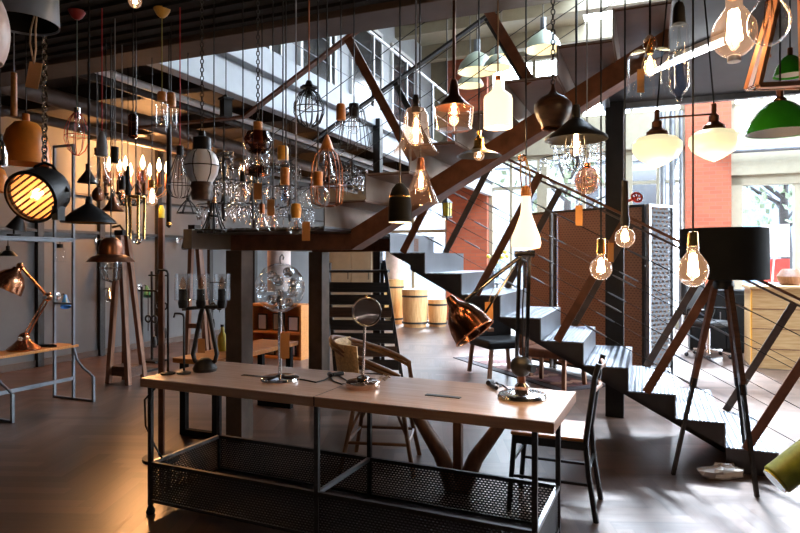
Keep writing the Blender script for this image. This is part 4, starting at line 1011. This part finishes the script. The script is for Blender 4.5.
l = bpy.data.lights.new('lamp_light','POINT'); l.energy = 1.2; l.color = WARM; l.shadow_soft_size = .03; lo = bpy.data.objects.new('lamp_light', l); C.objects.link(lo); lo.parent = t; lo.location = ax*.06

pend('orange copper dome pendant behind the black spotlight', 26, 3.7, [('shade','orangep',[(4,121),(12,123),(20,131),(25,146),(27,164)],{'th':.003}), ('neck','orangep',cyl(0,114,122,4),{})], 115, 'black')
pend('slim orange wooden baton pendant near the left edge', 14, 3.5, [('body','owood',[(0,72),(3.2,73),(3.6,116),(0,117)],{})], 72, 'greycord')
pend('small chrome bell pendant cut off by the left edge', 0, 3.0, [('shade','chrome',[(2,139),(5,143),(8,152),(9,166)],{'th':.002}), ('socket','black',cyl(0,134,140,3),{})], 134, 'black')
pend('orange enamel bowl pendant low at the left edge', -3, 3.15, [('shade','orangep',[(2,166),(8,170),(12,180),(13,192)],{'th':.002})], 166, 'black')
cage = lambda n, prof, rings=(), m='black', r=.0022, nm='cage', **k: (nm, m, prof, dict({'cage': n, 'rings': rings, 'r': r}, **k))
pend('red wire cage pendant with red ceiling rose and grey cord', 77, 3.55, [('socket','chrome',cyl(0,108,119,3.2),{}), cage(9,[(3,113),(8,119),(12.5,130),(13,140),(9,150),(3,155)],[(12.9,136),(3,155)],'redp')]+B(118,140,6,False), 108, 'greencord', canopy='redp')
pend('grey concrete socket pendant on a bright red cord', 102, 3.5, [('socket','concrete',[(0,131),(2.5,132),(5.5,142),(6,156),(0,156)],{})]+B(156,187,8,False), 131, 'redcord')
pend('small black socket pendant on a grey cord, tilted bulb', 115, 3.65, [('socket','black',cyl(0,147,163,3.8),{})]+B(163,183,6,False), 147, 'greycord')
pend('black flat cone pendant with a thin bright rim', 89, 3.25, [('socket','black',[(0,196),(3,197),(4,204),(0,205)],{}), ('shade','black',[(3,203),(7,206),(17,212),(28,221),(29,223)],{'th':.002}), ('shade_lining','brass',[(6,207),(17,213),(28,222)],{})], 196, 'black', cordr=.005, light=1.2, ly=219)
pend('small black cone pendant hanging behind the flat black cone', 88, 4.4, [('socket','black',cyl(0,164,171,2.5),{}), ('shade','black',[(2.5,170),(5,174),(10,180),(11,183)],{'th':.002})], 164, 'black')
pend('smoky grey glass tube pendant above the brass candle chandelier', 133, 3.3, [('tube','smoke',[(3,114),(5,116),(5.2,137),(3,138)],{}), ('socket','iron',cyl(0,112,122,3.2),{})], 112, 'black')

# ---------- brass candle chandeliers
def chandelier(label, px, Y, ya, yb, R_, n, lit, m, group=None):
    parts = [('stem', m, [(0,ya-22),(2,ya-22),(2.5,ya-6),(4.5,ya),(2,ya+8),(4,yb),(0,yb+3)], {})]
    t = pend(label, px, Y, parts, ya-22, 'black', name='candle_chandelier', cat='chandelier', group=group)
    k = Y/F; y0 = yb+3
    for i in range(n):
        a = 2*PI*(i+.35)/n; c, s_ = math.cos(a), math.sin(a); z = lambda y: (y0-y)*k; rr = R_*k*(1 if i % 2 else .78)
        ar = MB().tube([(c*rr*f, s_*rr*f, z(yb-4+dz)) for f, dz in ((.05,0),(.3,5),(.6,5),(.85,1),(1.0,-6))], .0055, 8).build('arm', M[m], t)
        MB().lathe([(0,z(yb-9)),(3.2*k,z(yb-10)),(2.4*k,z(yb-8)),(0,z(yb-7))][::-1], 14, Matrix.Translation((c*rr, s_*rr, 0))).build('drip_pan', M[m], ar)
        MB().lathe([(0,z(yb-10)),(1.8*k,z(yb-10)),(1.8*k,z(yb-22)),(0,z(yb-22))], 12, Matrix.Translation((c*rr, s_*rr, 0))).build('candle', M['dcopper'], ar)
        MB().lathe([(0,z(yb-22)),(2.2*k,z(yb-26)),(2.4*k,z(yb-29)),(1.2*k,z(yb-34)),(0,z(yb-37))], 12, Matrix.Translation((c*rr, s_*rr, 0))).build('flame_bulb', M['glow' if lit else 'amberg'], ar)
    if lit:
        l = bpy.data.lights.new('lamp_light','POINT'); l.energy = 230; l.color = (1, .45, .16); l.shadow_soft_size = .15; lo = bpy.data.objects.new('lamp_light', l); C.objects.link(lo); lo.parent = t; lo.location = (0,0,(y0-yb+30)*k)
    return t
chandelier('brass chandelier with many glowing candle bulbs', 142, 9.0, 178, 196, 30, 9, True, 'dbrass')
t = thing('rod_pendant', 'brass pendant of long hanging tube rods with a small glass ball', 'pendant lamp', P(136, 243, 3.6)); k = 3.6/F
MB().ring((0,0,46*k), 9*k, .006, 24, 8).build('hoop', M['brass'], t)
for i in range(7):
    a = 2*PI*i/7; MB().tube([(9*k*math.cos(a), 9*k*math.sin(a), 47*k), (8*k*math.cos(a), 8*k*math.sin(a), (4+3*(i % 3))*k)], .007, 8).build('rod', M['brass'], t)
MB().ball((1.5*k,0,2.5*k), 4*k, 14).build('glass_ball', M['crystal'], t)
for i in range(3): MB().tube([(9*k*math.cos(i*2.1), 9*k*math.sin(i*2.1), 46*k), (0,0,60*k)], .003, 6).build('suspension', M['black'], t)
MB().cyl((0,0,60*k), (0,0,ceil_z(*P(136,0,3.6)[:2])-P(136,243,3.6).z), .0035, 6).build('cord', M['black'], t)
def stack_sock(label, px, Y, ya, yb, yc, cord, canopy=None, wm='owood', r=5, g='glass', grp=None, lit=False):
    return pend(label, px, Y, [('socket', wm, [(0,ya),(r*.8,ya),(r,ya+2),(r,yb),(0,yb)], {}), ('glass_tube', g, [(r*.7,yb),(r*1.25,yb+3),(r*1.25,yc),(r*1.1,yc+.5)], {})]+B(yb, yc-4, r*.75, lit), ya, cord, canopy=canopy, group=grp)
stack_sock('wooden socket pendant with glass tube on olive cord and yellow rose', 162, 3.52, 92, 101, 128, 'olivecord', 'yellowp')
stack_sock('wooden socket pendant with glass tube on black cord beside the olive cord', 171, 3.7, 93, 107, 131, 'black')
pend('dark wire teardrop cage pendant on a red cord left of the white globe', 180, 3.5, [('socket','black',cyl(0,146,156,3.5),{}), cage(10,[(3,154),(7,164),(13,180),(14,188),(10,196),(3,198)],[(13.5,184)],'iron')]+B(156,180,6,False), 146, 'redcord')
pend('black lantern pendant with caged white globe on a chain', 202, 3.05, [('cap','black',[(0,131),(3,131),(3.5,136),(9,138),(9.5,151),(10,153),(0,153)],{}), ('globe','opalwhite',[(9,150),(14,154),(17,161),(17.3,167),(15.5,175),(11,182),(8,184)],{}), ('base','walnut',[(0,182),(10.5,182),(12,186),(10.5,190),(11.5,193),(10,200),(0,201)],{}), cage(6,[(9.5,151),(14.6,154),(17.7,161),(18,167),(16,175),(10,183)],[(18,166)],'black',.0028)], 131, 'iron', chain=True)
pend('black tapered wire basket pendant below the white globe lantern', 214, 3.35, [('socket','copper',cyl(0,197,204,2.5),{}), cage(8,[(2.5,203),(4,210),(8,222),(12,230),(11,233)],[(6,216),(11.8,230)],'black',.004)], 197, 'black')
pend('black cube pendant on a thin cord high above the lanterns', 226, 4.2, [('cap','black',cyl(0,95,101,2),{}), ('box','black',[(0,100),(6.5,100),(6.5,117),(0,117)],{'seg':4}), ('flap','black',[(0,98),(8.5,98),(8.5,100),(0,100)],{'seg':4})], 95, 'black')
pend('amber and clear stacked glass pendant with wooden top on a heavy chain', 258, 3.1, [('top_knob','owood',cyl(0,122,143,4.6),{}), ('upper_disc','smoke',[(4,130),(11,132),(14.5,139),(14,147),(10,152),(6,154)],{}), ('cylinder','glass',[(10,150),(12,154),(12,166),(10,170)],{}), ('lower_disc','smoke',[(10,166),(13.5,168),(13.5,175),(3,177)],{})]+B(143,168,6,False), 122, 'iron', chain=True, tagc=(259,184,200,8))
stack_sock('amber wooden socket pendant right of the heavy chain', 283, 3.25, 146, 160, 172, 'black', wm='owood2', r=5.5)
pend('orange wooden socket pendant with dark bulb below the amber socket', 285, 3.0, [('socket','owood',cyl(0,168,185,4.5),{})]+B(185,202,4.5,False,'blueg'), 168, 'black', dx=1)
pend('black wire globe cage pendant on a copper cord', 309, 3.0, [('socket','black',[(0,80),(2.5,81),(5,87),(3.5,90),(4.5,95),(0,95)],{}), cage(14,[(4,90),(10,94),(14.8,104),(15,113),(11,123),(4,127)],[(15.2,108)],'black',.0028), ('collar','black',[(0,86),(9,86.5),(9,88.5),(0,89)],{'seg':6})]+B(95,113,5,False), 80, 'orangecord')
stack_sock('brown wooden socket pendant with a small jar, left of the wire basket', 341, 3.1, 104, 120, 135, 'black', wm='owood', r=4.8)
pend('black socket pendant holding a flared wire basket', 354, 3.2, [('socket','black',[(0,104),(5,104),(5.5,108),(4.5,117),(0,117)],{}), cage(10,[(5,107),(10,110),(13,124),(17,148)],[(10,110),(13,124),(17,148)],'iron',.0022)]+B(117,134,5,False), 104, 'black')
pend('copper bottle-shaped cage pendant with orange wooden cone', 327, 2.95, [('cone','owood',[(0,134),(1.5,135),(5,143),(7,150),(0,151)],{}), cage(8,[(6,149),(12,156),(15,167),(16,190),(15,203),(8,206)],[(15.8,186),(8,206)],'dcopper',.0036)]+B(151,188,9,False), 134, 'black')
pend('clear round bulb on a wooden socket in front of the copper cage', 318, 2.7, [('socket','owood',cyl(0,172,186,4.8),{})]+B(185,209,12,False), 172, 'black')
pend('small clear bulb with amber socket hanging over the landing beam', 296, 2.9, [('socket','owood2',[(0,203),(4.5,204),(5.5,210),(4.5,218),(0,218)],{})]+B(217,235,8,False), 203, 'greycord', tagc=(307,222,241,8))
pend('clear bulb with small black socket left of the amber one', 273, 3.1, [('socket','black',cyl(0,198,206,3),{})]+B(206,232,6,False), 198, 'black', tagc=(272,200,216,7))

# ---------- middle pendants
pend('black bottle pendant with a lit opening over the upper stair', 400, 2.7, [('shade','blackm',[(2,183),(4,184),(8,189),(10.5,196),(11.5,205),(12,222)],{'th':.002}), ('band','brass',[(10.7,196),(10.9,197.5)],{}), ('diffuser','opalwarm',[(11.2,219),(11.2,222.5),(0,223)],{})], 183, 'black', light=1.0, ly=226)
pend('clear glass bell pendant with glowing bulb and dark finial', 416, 2.5, [('socket','iron',[(0,94),(2.5,95),(4,100),(2.5,104),(4.5,108),(4.5,113),(0,113)],{}), ('shade','warmglass',[(4,107),(9,109),(12,116),(13,130),(16,142),(23,153)],{})]+B(112,146,7.5), 94, 'greycord', light=3, ly=130)
pend('small clear glass cone pendant with glowing bulb below the glass bell', 421, 2.85, [('socket','dcopper',[(0,157),(3,158),(4,163),(4,170),(0,170)],{}), ('shade','warmglass',[(3,163),(7,174),(12,188),(18,203),(17.5,204)],{})]+B(169,192,6.5), 157, 'black', light=2, ly=182, dx=-1)
pend('copper cone pendant with a faceted glass bowl around its bulb', 454, 2.35, [('cap','dcopper',[(0,79),(3,80),(4.5,86),(5.5,95),(12,102),(19,108)],{'th':.0015}), ('bowl','warmglass',[(20,107),(19,118),(17.5,130),(0,131.5)],{'seg':10})]+B(98,117,6), 79, 'dcopper', light=3, ly=108, cordr=.006)
pend('glowing white bottle pendant with cork neck', 498, 2.75, [('stopper','owood',cyl(0,76,82,3),{}), ('bottle','opalwarm',[(4,81),(4.3,86),(7,91),(13.5,96),(14.5,99),(14.5,128),(0,129)],{})], 76, 'jute', light=5, ly=133)
pend('brass socket pendant with a flat black plate shade', 479, 2.75, [('socket','brass',[(0,130),(3,131),(2,136),(5,139),(5.5,146),(8,150),(0,151)],{}), ('shade','black',[(6,149),(15,152),(23,156)],{'th':.002})]+B(150,161,5.5), 130, 'black', light=2, ly=160)
pend('dark gourd pendant with a copper mouth on a chain', 553, 2.55, [('shade','walnut',[(1.5,84),(2.5,90),(5,94),(13,98),(19,104),(19.5,110),(16,119),(12,125),(12,128)],{'th':.003}), ('mouth','copper',[(11.7,126.5),(12,129)],{})], 85, 'iron', chain=True)
pend('wide black cone pendant with glowing bulb in a wire guarded glass', 576, 2.4, [('cap','black',[(0,104),(3.5,105),(4.5,110),(4.5,118),(7,120),(0,121)],{}), ('shade','black',[(4,118),(9,121),(20,130),(31,137),(32,140)],{'th':.002}), ('jar','glass',[(9,136),(10,142),(10,160),(7,168),(0,170)],{}), cage(5,[(9.5,137),(10.8,142),(10.8,160),(7.5,169),(0,171.5)],[(10.9,150)],'black',.002)]+B(124,156,7), 104, 'black', light=3.5, ly=142)
pend('ribbed clear copper-tinted globe pendant beneath the wide black cone', 587, 2.75, [('socket','copper',cyl(0,163,168,3.2),{}), ('globe','roseglass',[(3,166),(8,169),(12,176),(12.5,182),(10,190),(4,194),(0,194.5)],{'seg':14}), ('ribs','copper',[(12.3,174),(12.8,180),(12.3,185)],{'cage':10,'r':.0012,'rings':[(12.6,179),(10.8,188)]})], 163, 'greycord', tagc=(577,206,226,7))
t = pend('glowing white teardrop vase pendant with rope and wooden neck', 526, 2.6, [('neck','owood',[(0,186),(3,186),(5,189),(5.5,196),(0,197)],{}), ('shade','opalwarm',[(4.5,195),(5,208),(6,215),(10,226),(14,236),(15.3,243),(14,248),(0,250)],{})], 160, 'black', light=9, ly=262)
k = 2.6/F
MB().tube([(-4*k,0,60*k),(-6*k,-.01,75*k),(-5*k,0,90*k),(0,0,93*k),(4*k,0,75*k),(4*k,0,62*k)], .0035, 6).build('rope', M['jute'], t)
MB().tube([(0,0,90*k),(0,0,63*k)], .003, 6).build('rope', M['jute'], t)
MB().ring((-4*k,0,92*k), 3.2*k, .004, 18, 8, M=Matrix.Rotation(PI/2,4,'X')).build('ring', M['copper'], t)
pend('glowing bulb with brass socket and card tag, lowest of the two by the column', 601, 2.45, [('socket','brass',[(0,238),(4.5,239),(5,254),(0,255)],{})]+B(254,280,11.5), 238, 'black', light=2.5, ly=268, tagc=(608,243,262,6))
t = pend('glowing bulb with brown pipe socket and small red valve wheel', 625, 2.5, [('pipe','iron',[(0,180),(3.5,181),(4,215),(5,218),(4.5,226),(0,227)],{})]+B(226,248,10.5), 180, 'black', light=2.5, ly=238)
k = 2.5/F
MB().ring((9*k,-.03,50*k), 5*k, .0045, 20, 8, M=Matrix.Rotation(1.1,4,'X')).build('valve_wheel', M['redp'], t)
sp = MB()
for a in (0, 1.05, 2.09): 
    v = Matrix.Rotation(1.1,4,'X') @ Vector((5*k*math.cos(a), 5*k*math.sin(a), 0)); sp.cyl(Vector((9*k,-.03,50*k))-v, Vector((9*k,-.03,50*k))+v, .003, 6)
sp.cyl((9*k,-.03,50*k), (1*k,0,46*k), .005, 8); sp.build('valve_spindle', M['redp'], t)
pend('large glowing bulb with brass socket in front of the black lampshade', 693, 2.2, [('socket','brass',[(0,231),(5,232),(6,246),(0,247)],{})]+B(246,287,16.5), 231, 'black', light=3, ly=268)
# twin schoolhouse fixture
Y = 2.95; k = Y/F; o0 = P(686, 167, Y)
t = thing('twin_pendant', 'twin pendant with two lit cream schoolhouse globes on one bar', 'pendant lamp', o0)
for sx, yt in ((-29, 122), (28, 116)):
    X = Matrix.Translation((sx*k, 0, 0)); z = lambda y: (167-y)*k
    f = MB().lathe([(0,z(yt-12)),(2.5*k,z(yt-12)),(2.5*k,z(yt-2)),(5*k,z(yt)),(5*k,z(yt+6)),(10*k,z(yt+10)),(11*k,z(yt+16)),(0,z(yt+16))][::-1], 24, X).build('fitter', M['dcopper'], t)
    MB().lathe([(r*k, z(y)) for r, y in ((11,yt+14),(18,yt+16),(23,yt+21),(23.5,yt+28),(20,yt+35),(9,yt+42),(0,yt+46))][::-1], 36, X).build('globe', M['opalcream'], t)
    l = bpy.data.lights.new('lamp_light','POINT'); l.energy = 1.5; l.color = (1,.8,.5); l.shadow_soft_size = .08; lo = bpy.data.objects.new('lamp_light', l); C.objects.link(lo); lo.parent = t; lo.location = (sx*k, -.02, z(yt+52))
    zt = ceil_z(o0.x, o0.y)-o0.z; MB().cyl((sx*k,0,z(yt-12)), (sx*k*.55,0,zt), .004, 8).build('cord', M['black'], t)
MB().cyl((-28*k,0,49*k), (27*k,0,53*k), .005, 8).build('bar', M['dcopper'], t)
# right cluster
pend('clear glass drum pendant with glowing bulb and card tag', 650, 2.0, [('knob','amberg',[(2,35),(6,39),(7.5,45),(5,51),(4,53)],{}), ('socket','brass',cyl(0,40,54,3),{}), ('shade','glass',[(4,51),(20,53),(23,57),(23,92)],{}), ('shade_rim','glass',[(23,84),(23.2,93)],{})]+B(53,76,6.5), 35, 'black', light=2, ly=66, tagc=(637,72,95,7))
pend('tall clear glass tube pendant with bluish mirrored lower half', 679, 1.9, [('socket','black',[(0,2),(4,3),(6,8),(7,24),(0,25)],{}), ('tube','glass',[(6,25),(10.5,27),(11,33),(11,60)],{}), ('tube_end','blueg',[(11,60),(11,86),(8,92),(3,96),(2.5,101),(0,101.5)],{}), ('bulb','glassb',bulb_prof(26,55,4),{})], 2, 'black')
pend('big round glowing globe bulb at the upper right', 734, 1.75, B(-2,58,24)+[('end_cap','opalwhite',cyl(0,56,62,7),{}), ('socket','copper',cyl(0,-16,-1,6),{})], -16, 'black', light=4, ly=28)
pend('big unlit clear globe bulb right of the glowing globe', 769, 1.6, B(-12,46,23,False,'mirrorg')+[('socket','copper',cyl(0,-26,-11,6),{})], -26, 'black')
# copper bar cage pendant at the right edge
Y = 1.75; k = Y/F; o0 = P(797, 86, Y)
t = thing('copper_cage_pendant', 'tapered pendant frame of flat copper bars cut by the right edge', 'pendant lamp', o0)
for i, (a, b) in enumerate((((-39,0,0),(-14,0,108)), ((39,0,0),(14,0,108)), ((-30,.1,6),(-12,.03,108)), ((30,.1,6),(12,.03,108)))):
    MB().bar((a[0]*k,a[1],a[2]*k), (b[0]*k,b[1],b[2]*k), .024, .012).build('upright_bar', M['copperp'], t)
MB().bar((-39*k,0,0), (39*k,0,4*k), .022, .014).build('bottom_bar', M['copperp'], t); MB().bar((-30*k,.1,6*k), (30*k,.1,8*k), .012, .008).build('bottom_bar', M['copper'], t)
for sx in (-1, 1): MB().bar((sx*39*k,0,1*k), (sx*30*k,.1,6*k), .012, .008).build('bottom_bar', M['copper'], t)
MB().lathe([(0,104*k),(16*k,104*k),(16*k,110*k),(0,112*k)], 4, Matrix.Rotation(PI/4,4,'Z')).build('top_plate', M['copper'], t)
MB().cyl((0,0,110*k), (0,0,ceil_z(o0.x,o0.y)-o0.z), .005, 8).build('cord', M['black'], t)
cc = MB().tube([(-18*k+1.5*k*math.sin(i*1.6), .05, (98-i*2.2)*k) for i in range(30)], .0045, 6); cc.build('coiled_wire', M['copper'], t)
pend('green enamel cone pendant with white lining at the right edge', 780, 2.3, [('socket','dcopper',[(0,88),(4,89),(4,97),(7,99),(7,103),(0,103)],{}), ('shade','greenp',[(7,101),(14,104),(22,110),(30,120),(35.5,131),(36,133)],{'th':.003}), ('shade_lining','white',[(7,104),(21,111.5),(29,121),(34.8,132.5)],{})]+B(104,124,7,False), 88, 'black')
pend('smaller green enamel pendant behind the copper bar frame', 790, 2.9, [('socket','dcopper',cyl(0,48,56,3),{}), ('shade','greenp',[(3,55),(8,58),(14,66),(18,76)],{'th':.003}), ('shade_lining','white',[(7,59),(13,67),(17.2,75.5)],{})], 48, 'black')
# far pendants in the void
bgp = [(477,40,72,20,8.6,'pale enamel dome pendant in the void, left of the copper cone pendant'),(501,34,58,14,9.6,'pale enamel dome pendant in the void above the glowing bottle'),(543,18,50,19,8.2,'pale enamel dome pendant in the void nearest the dark gourd'),(497,46,68,14,7.9,'pale enamel dome pendant in the void directly behind the glowing bottle'),(470,66,86,14,9.9,'pale enamel dome pendant in the void, lowest of the group')]
for px, ya, yb, r, Y, lab in bgp:
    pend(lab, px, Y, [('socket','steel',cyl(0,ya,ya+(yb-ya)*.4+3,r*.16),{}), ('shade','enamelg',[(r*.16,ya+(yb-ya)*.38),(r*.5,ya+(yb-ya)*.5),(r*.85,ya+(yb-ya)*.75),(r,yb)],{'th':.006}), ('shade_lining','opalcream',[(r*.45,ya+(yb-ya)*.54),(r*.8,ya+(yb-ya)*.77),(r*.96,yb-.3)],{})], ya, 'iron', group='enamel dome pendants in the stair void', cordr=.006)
pend('small yellow-paned lantern hanging beyond the glass cone', 447, 6.6, [('cap','iron',[(0,198),(2,199),(6,203),(0,203.2)],{'seg':4}), ('panes','yellowg',[(5,203),(4.6,216)],{'seg':4}), ('frame','iron',[(5.1,203),(4.7,216)],{'cage':4,'r':.006}), ('base','iron',cyl(0,216,218,5.4),{'seg':4})], 198, 'iron', cordr=.006)
# crystal chandeliers
def crystal(label, px, ya, yb, Rp, Y, group, seed, tiers=3):
    rnd = random.Random(seed); k = Y/F; q = P(px, yb, Y); t = thing('crystal_chandelier', label, 'chandelier', q, 0, group)
    h = (yb-ya)*k
    MB().lathe([(0,0.03),(.02,.05),(.035,h*.3),(.015,h*.5),(.03,h*.8),(.012,h),(0,h)], 14).build('stem', M['iron'], t)
    dr = MB()
    for j in range(tiers):
        R_ = Rp*k*(1-.28*j); zz = h*(.22+.33*j); MB().ring((0,0,zz+.02), R_, .006, 28, 6).build('ring', M['iron'], t)
        for i in range(4): a = i*PI/2+j; MB().tube([(0,0,zz+.08),(R_*.6*math.cos(a),R_*.6*math.sin(a),zz+.0),(R_*math.cos(a),R_*math.sin(a),zz+.02)], .006, 6).build('arm', M['iron'], t)
        n = int(40-8*j)
        for i in range(n):
            a = 2*PI*i/n; L = rnd.uniform(.07, .20); R2 = R_*rnd.choice((.35,.6,.8,1,1)); zj = zz+.015+rnd.uniform(-.06,.10)*(R2 < R_*.95)
            dr.lathe([(0,-L),(.009,-L*.85),(.012,-L*.65),(.003,-L*.3),(.011,-L*.16),(0,0)], 6, Matrix.Translation((R2*math.cos(a), R2*math.sin(a), zj)))
    dr.build('crystal_drops', M['crystal'], t, kind='stuff')
    MB().cyl((0,0,h), (0,0,ceil_z(q.x,q.y)-q.z), .008, 6).build('chain', M['iron'], t)
crystal('crystal chandelier far under the gallery, leftmost beside the white globe', 224, 150, 224, 26, 6.6, 'crystal chandeliers under the gallery', 1)
crystal('crystal chandelier far under the gallery, behind the amber stacked glass', 252, 158, 222, 27, 7.2, 'crystal chandeliers under the gallery', 2)
crystal('crystal chandelier far under the gallery, behind the two amber sockets', 290, 160, 225, 24, 7.9, 'crystal chandeliers under the gallery', 3)
crystal('crystal chandelier far under the gallery, behind the copper bottle cage', 352, 160, 185, 22, 8.9, 'crystal chandeliers under the gallery', 4, 2)
crystal('wide crystal chandelier in the void behind the wide black cone', 577, 128, 170, 36, 7.6, None, 5, 2)

# ---------- small wall lamps on the left wall and lamps on the rack
def wall_lamp(px, py, m, lab, r=5.0):
    t_ = (px-400)/F; u = U0+.0; w = u*(CA+SA*t_)/(CA*t_-SA); Y = -SA*u+CA*w; q = P(px, py, Y); k = Y/F
    q = W(U0, uw(q)[1], q.z)
    t = thing('wall_spotlight', lab, 'wall lamp', q, RZ, 'small spot lamps on the left wall')
    MB().lathe([(0,0),(.05,0),(.05,.02),(0,.025)], 18, Matrix.Rotation(PI/2,4,'Y')).build('wall_plate', M['nickel'], t)
    MB().tube([(.02,0,0),(.12,0,.03),(.16,0,.0)], .012, 8).build('arm', M['nickel'], t)
    Mr = Matrix.Translation((.16,0,.0)) @ Vector((.35,-.25,-.9)).to_track_quat('Z','Y').to_matrix().to_4x4()
    MB().lathe([(0,-.02),(.02,-.02),(.03,.03),(.05,.09),(.068,.16)], 20, Mr, th=.003).build('shade', M[m], t)
wall_lamp(57, 296, 'bluep', 'small blue wall lamp beside the left rack')
wall_lamp(101, 290, 'nickel', 'small silver wall lamp left of the wooden A-frame')
wall_lamp(139, 287, 'dgreenp', 'small dark green wall lamp behind the pulley lamps')
wall_lamp(177, 240, 'black', 'small black wall lamp above the pulley lamps behind the brown column')
wall_lamp(97, 240, 'brass', 'small brass wall lamp above the copper-brimmed pendant')
def rack_cone(px, ya, yb, r, Y, m, lab, top):
    return pend(lab, px, Y, [('socket','black',cyl(0,ya,ya+5,2.2),{}), ('shade',m,[(2,ya+4),(r*.5,ya+(yb-ya)*.5),(r,yb)],{'th':.002})], ya, 'black', top=top, canopy=None)
rack_cone(8, 246, 256, 10, 5.9, 'black', 'small black cone lamp hanging under the upper rack shelf', 1.63)
t = thing('jar_lamp', 'small clear jar lamp hanging under the upper rack shelf', 'pendant lamp', P(60, 262, 6.25)); k = 6.25/F
MB().lathe([(0,0),(5*k,0),(5.5*k,3*k),(5*k,12*k),(3*k,15*k)], 18).build('jar', M['glass'], t); MB().cyl((0,0,14*k),(0,0,18*k),3*k,12).build('cap', M['black'], t); MB().cyl((0,0,18*k),(0,0,1.63-P(60,262,6.25).z),.004,6).build('cord', M['black'], t)
t = thing('cone_table_lamp', 'black cone table lamp standing on the upper rack shelf', 'lamp', P(14, 238, 5.75)); t.location.z = 1.656; k = 6/F
MB().lathe([(0,0),(6*k,0),(6*k,1.5*k),(1*k,2*k),(1*k,14*k),(0,14*k)], 18).build('base', M['black'], t); MB().lathe([(9*k,7*k),(2*k,22*k),(0,22*k)], 20, Matrix.Rotation(.3,4,'Y'), th=.003).build('shade', M['black'], t)
# copper-brimmed cage pendant in front of the A-frame
pend('brown copper pendant with wide brim and caged glass by the wooden A-frame', 111, 3.8, [('cap','dcopper',[(0,237),(6,238),(10.5,241),(12.5,247),(13,255)],{}), ('brim','dcopper',[(12,254),(20,257),(25,262)],{'th':.003}), ('globe','tubeglass',[(10,260),(10.5,270),(8,278),(0,281)],{}), cage(6,[(10.5,260),(11,270),(8.5,279),(0,282)],[(11,268)],'nickel',.0036)]+B(260,275,5,False), 238, 'black', cordr=.004)
# a few more small pendants filling the left cluster
pend('dark iron bell pendant low in the left cluster above the brown pole', 113, 4.25, [('shade','dcopper',[(2,196),(4,200),(7,206),(12,211)],{'th':.003}), ('socket','iron',cyl(0,190,197,2.5),{})], 190, 'black')
pend('small clear globe pendant between black cone and brass chandelier', 106, 4.0, [('socket','dcopper',cyl(0,176,182,3),{}), ('globe','glass',bulb_prof(181,199,8),{})], 176, 'black')
pend('black double-socket pendant with clear bulb behind the brass chandelier', 122, 4.1, [('socket','black',cyl(0,176,190,3.4),{})]+B(189,208,6,False), 176, 'greycord')
pend('clear bulb with black socket in front of the crystals right of the lantern', 243, 3.4, [('socket','black',cyl(0,172,182,3.2),{})]+B(181,202,7,False), 172, 'black')
pend('glowing amber bulb low in the left cluster beside the brown pole', 152, 4.3, [('socket','brass',cyl(0,180,188,3),{})]+B(187,206,6), 180, 'black', light=2, ly=198)
pend('clear bottle bulb with dark socket above the landing beam, left of the tag', 262, 3.6, [('socket','dcopper',cyl(0,204,214,3),{})]+B(213,232,6,False), 204, 'black')

pend('long slim black tube pendant hanging left of the white globe lantern', 169, 3.9, [('tube','black',[(0,116),(2.6,117),(2.8,226),(0,228)],{}), ('end_ring','brass',[(2.9,222),(3,225)],{})], 116, 'black')
chandelier('black iron chandelier with unlit candles below the glowing one', 128, 5.2, 188, 204, 20, 6, False, 'black')
pend('large clear globe pendant with copper cap left of the glowing chandelier', 97, 4.7, [('socket','copper',cyl(0,148,155,3),{}), ('globe','glass',bulb_prof(154,178,11),{})], 148, 'greycord')
pend('small copper ball pendant just above the flat black cone', 98, 5.0, [('body','dcopper',[(0,187),(3,188),(6,192),(6.5,196),(5,200),(0,202)],{})], 187, 'black')
pend('glowing amber bulb half hidden by the top picture edge', 135, 2.75, [('socket','brass',cyl(0,-14,-7,3.5),{})]+B(-8,8,7), -14, 'black', light=.6, ly=12)
pend('black wire ring pendant between the teardrop cage and the wire basket', 188, 4.2, [('hub','black',cyl(0,196,202,2),{}), cage(6,[(1.5,200),(6,205),(11,213)],[(11,213)],'black',.004)], 196, 'black')

q0, q1 = P(648, 72, 4.58), P(730, 38, 3.87); q0.z = q1.z = SOF+.02; d = q1-q0
t = thing('batten_light', 'bright white batten light under the dark platform behind the tall glass tube pendant', 'ceiling light', q0, math.atan2(d.y, d.x))
MB().box(0, d.length, -.045, .045, -.03, 0).build('housing', M['white'], t, bevel=.004)
MB().cyl((.03, 0, -.045), (d.length-.03, 0, -.045), .018, 12).build('tube', M['tubelight'], t)
for x in (.0, d.length-.03): MB().box(x, x+.03, -.022, .022, -.068, -.031).build('end_cap', M['white'], t)
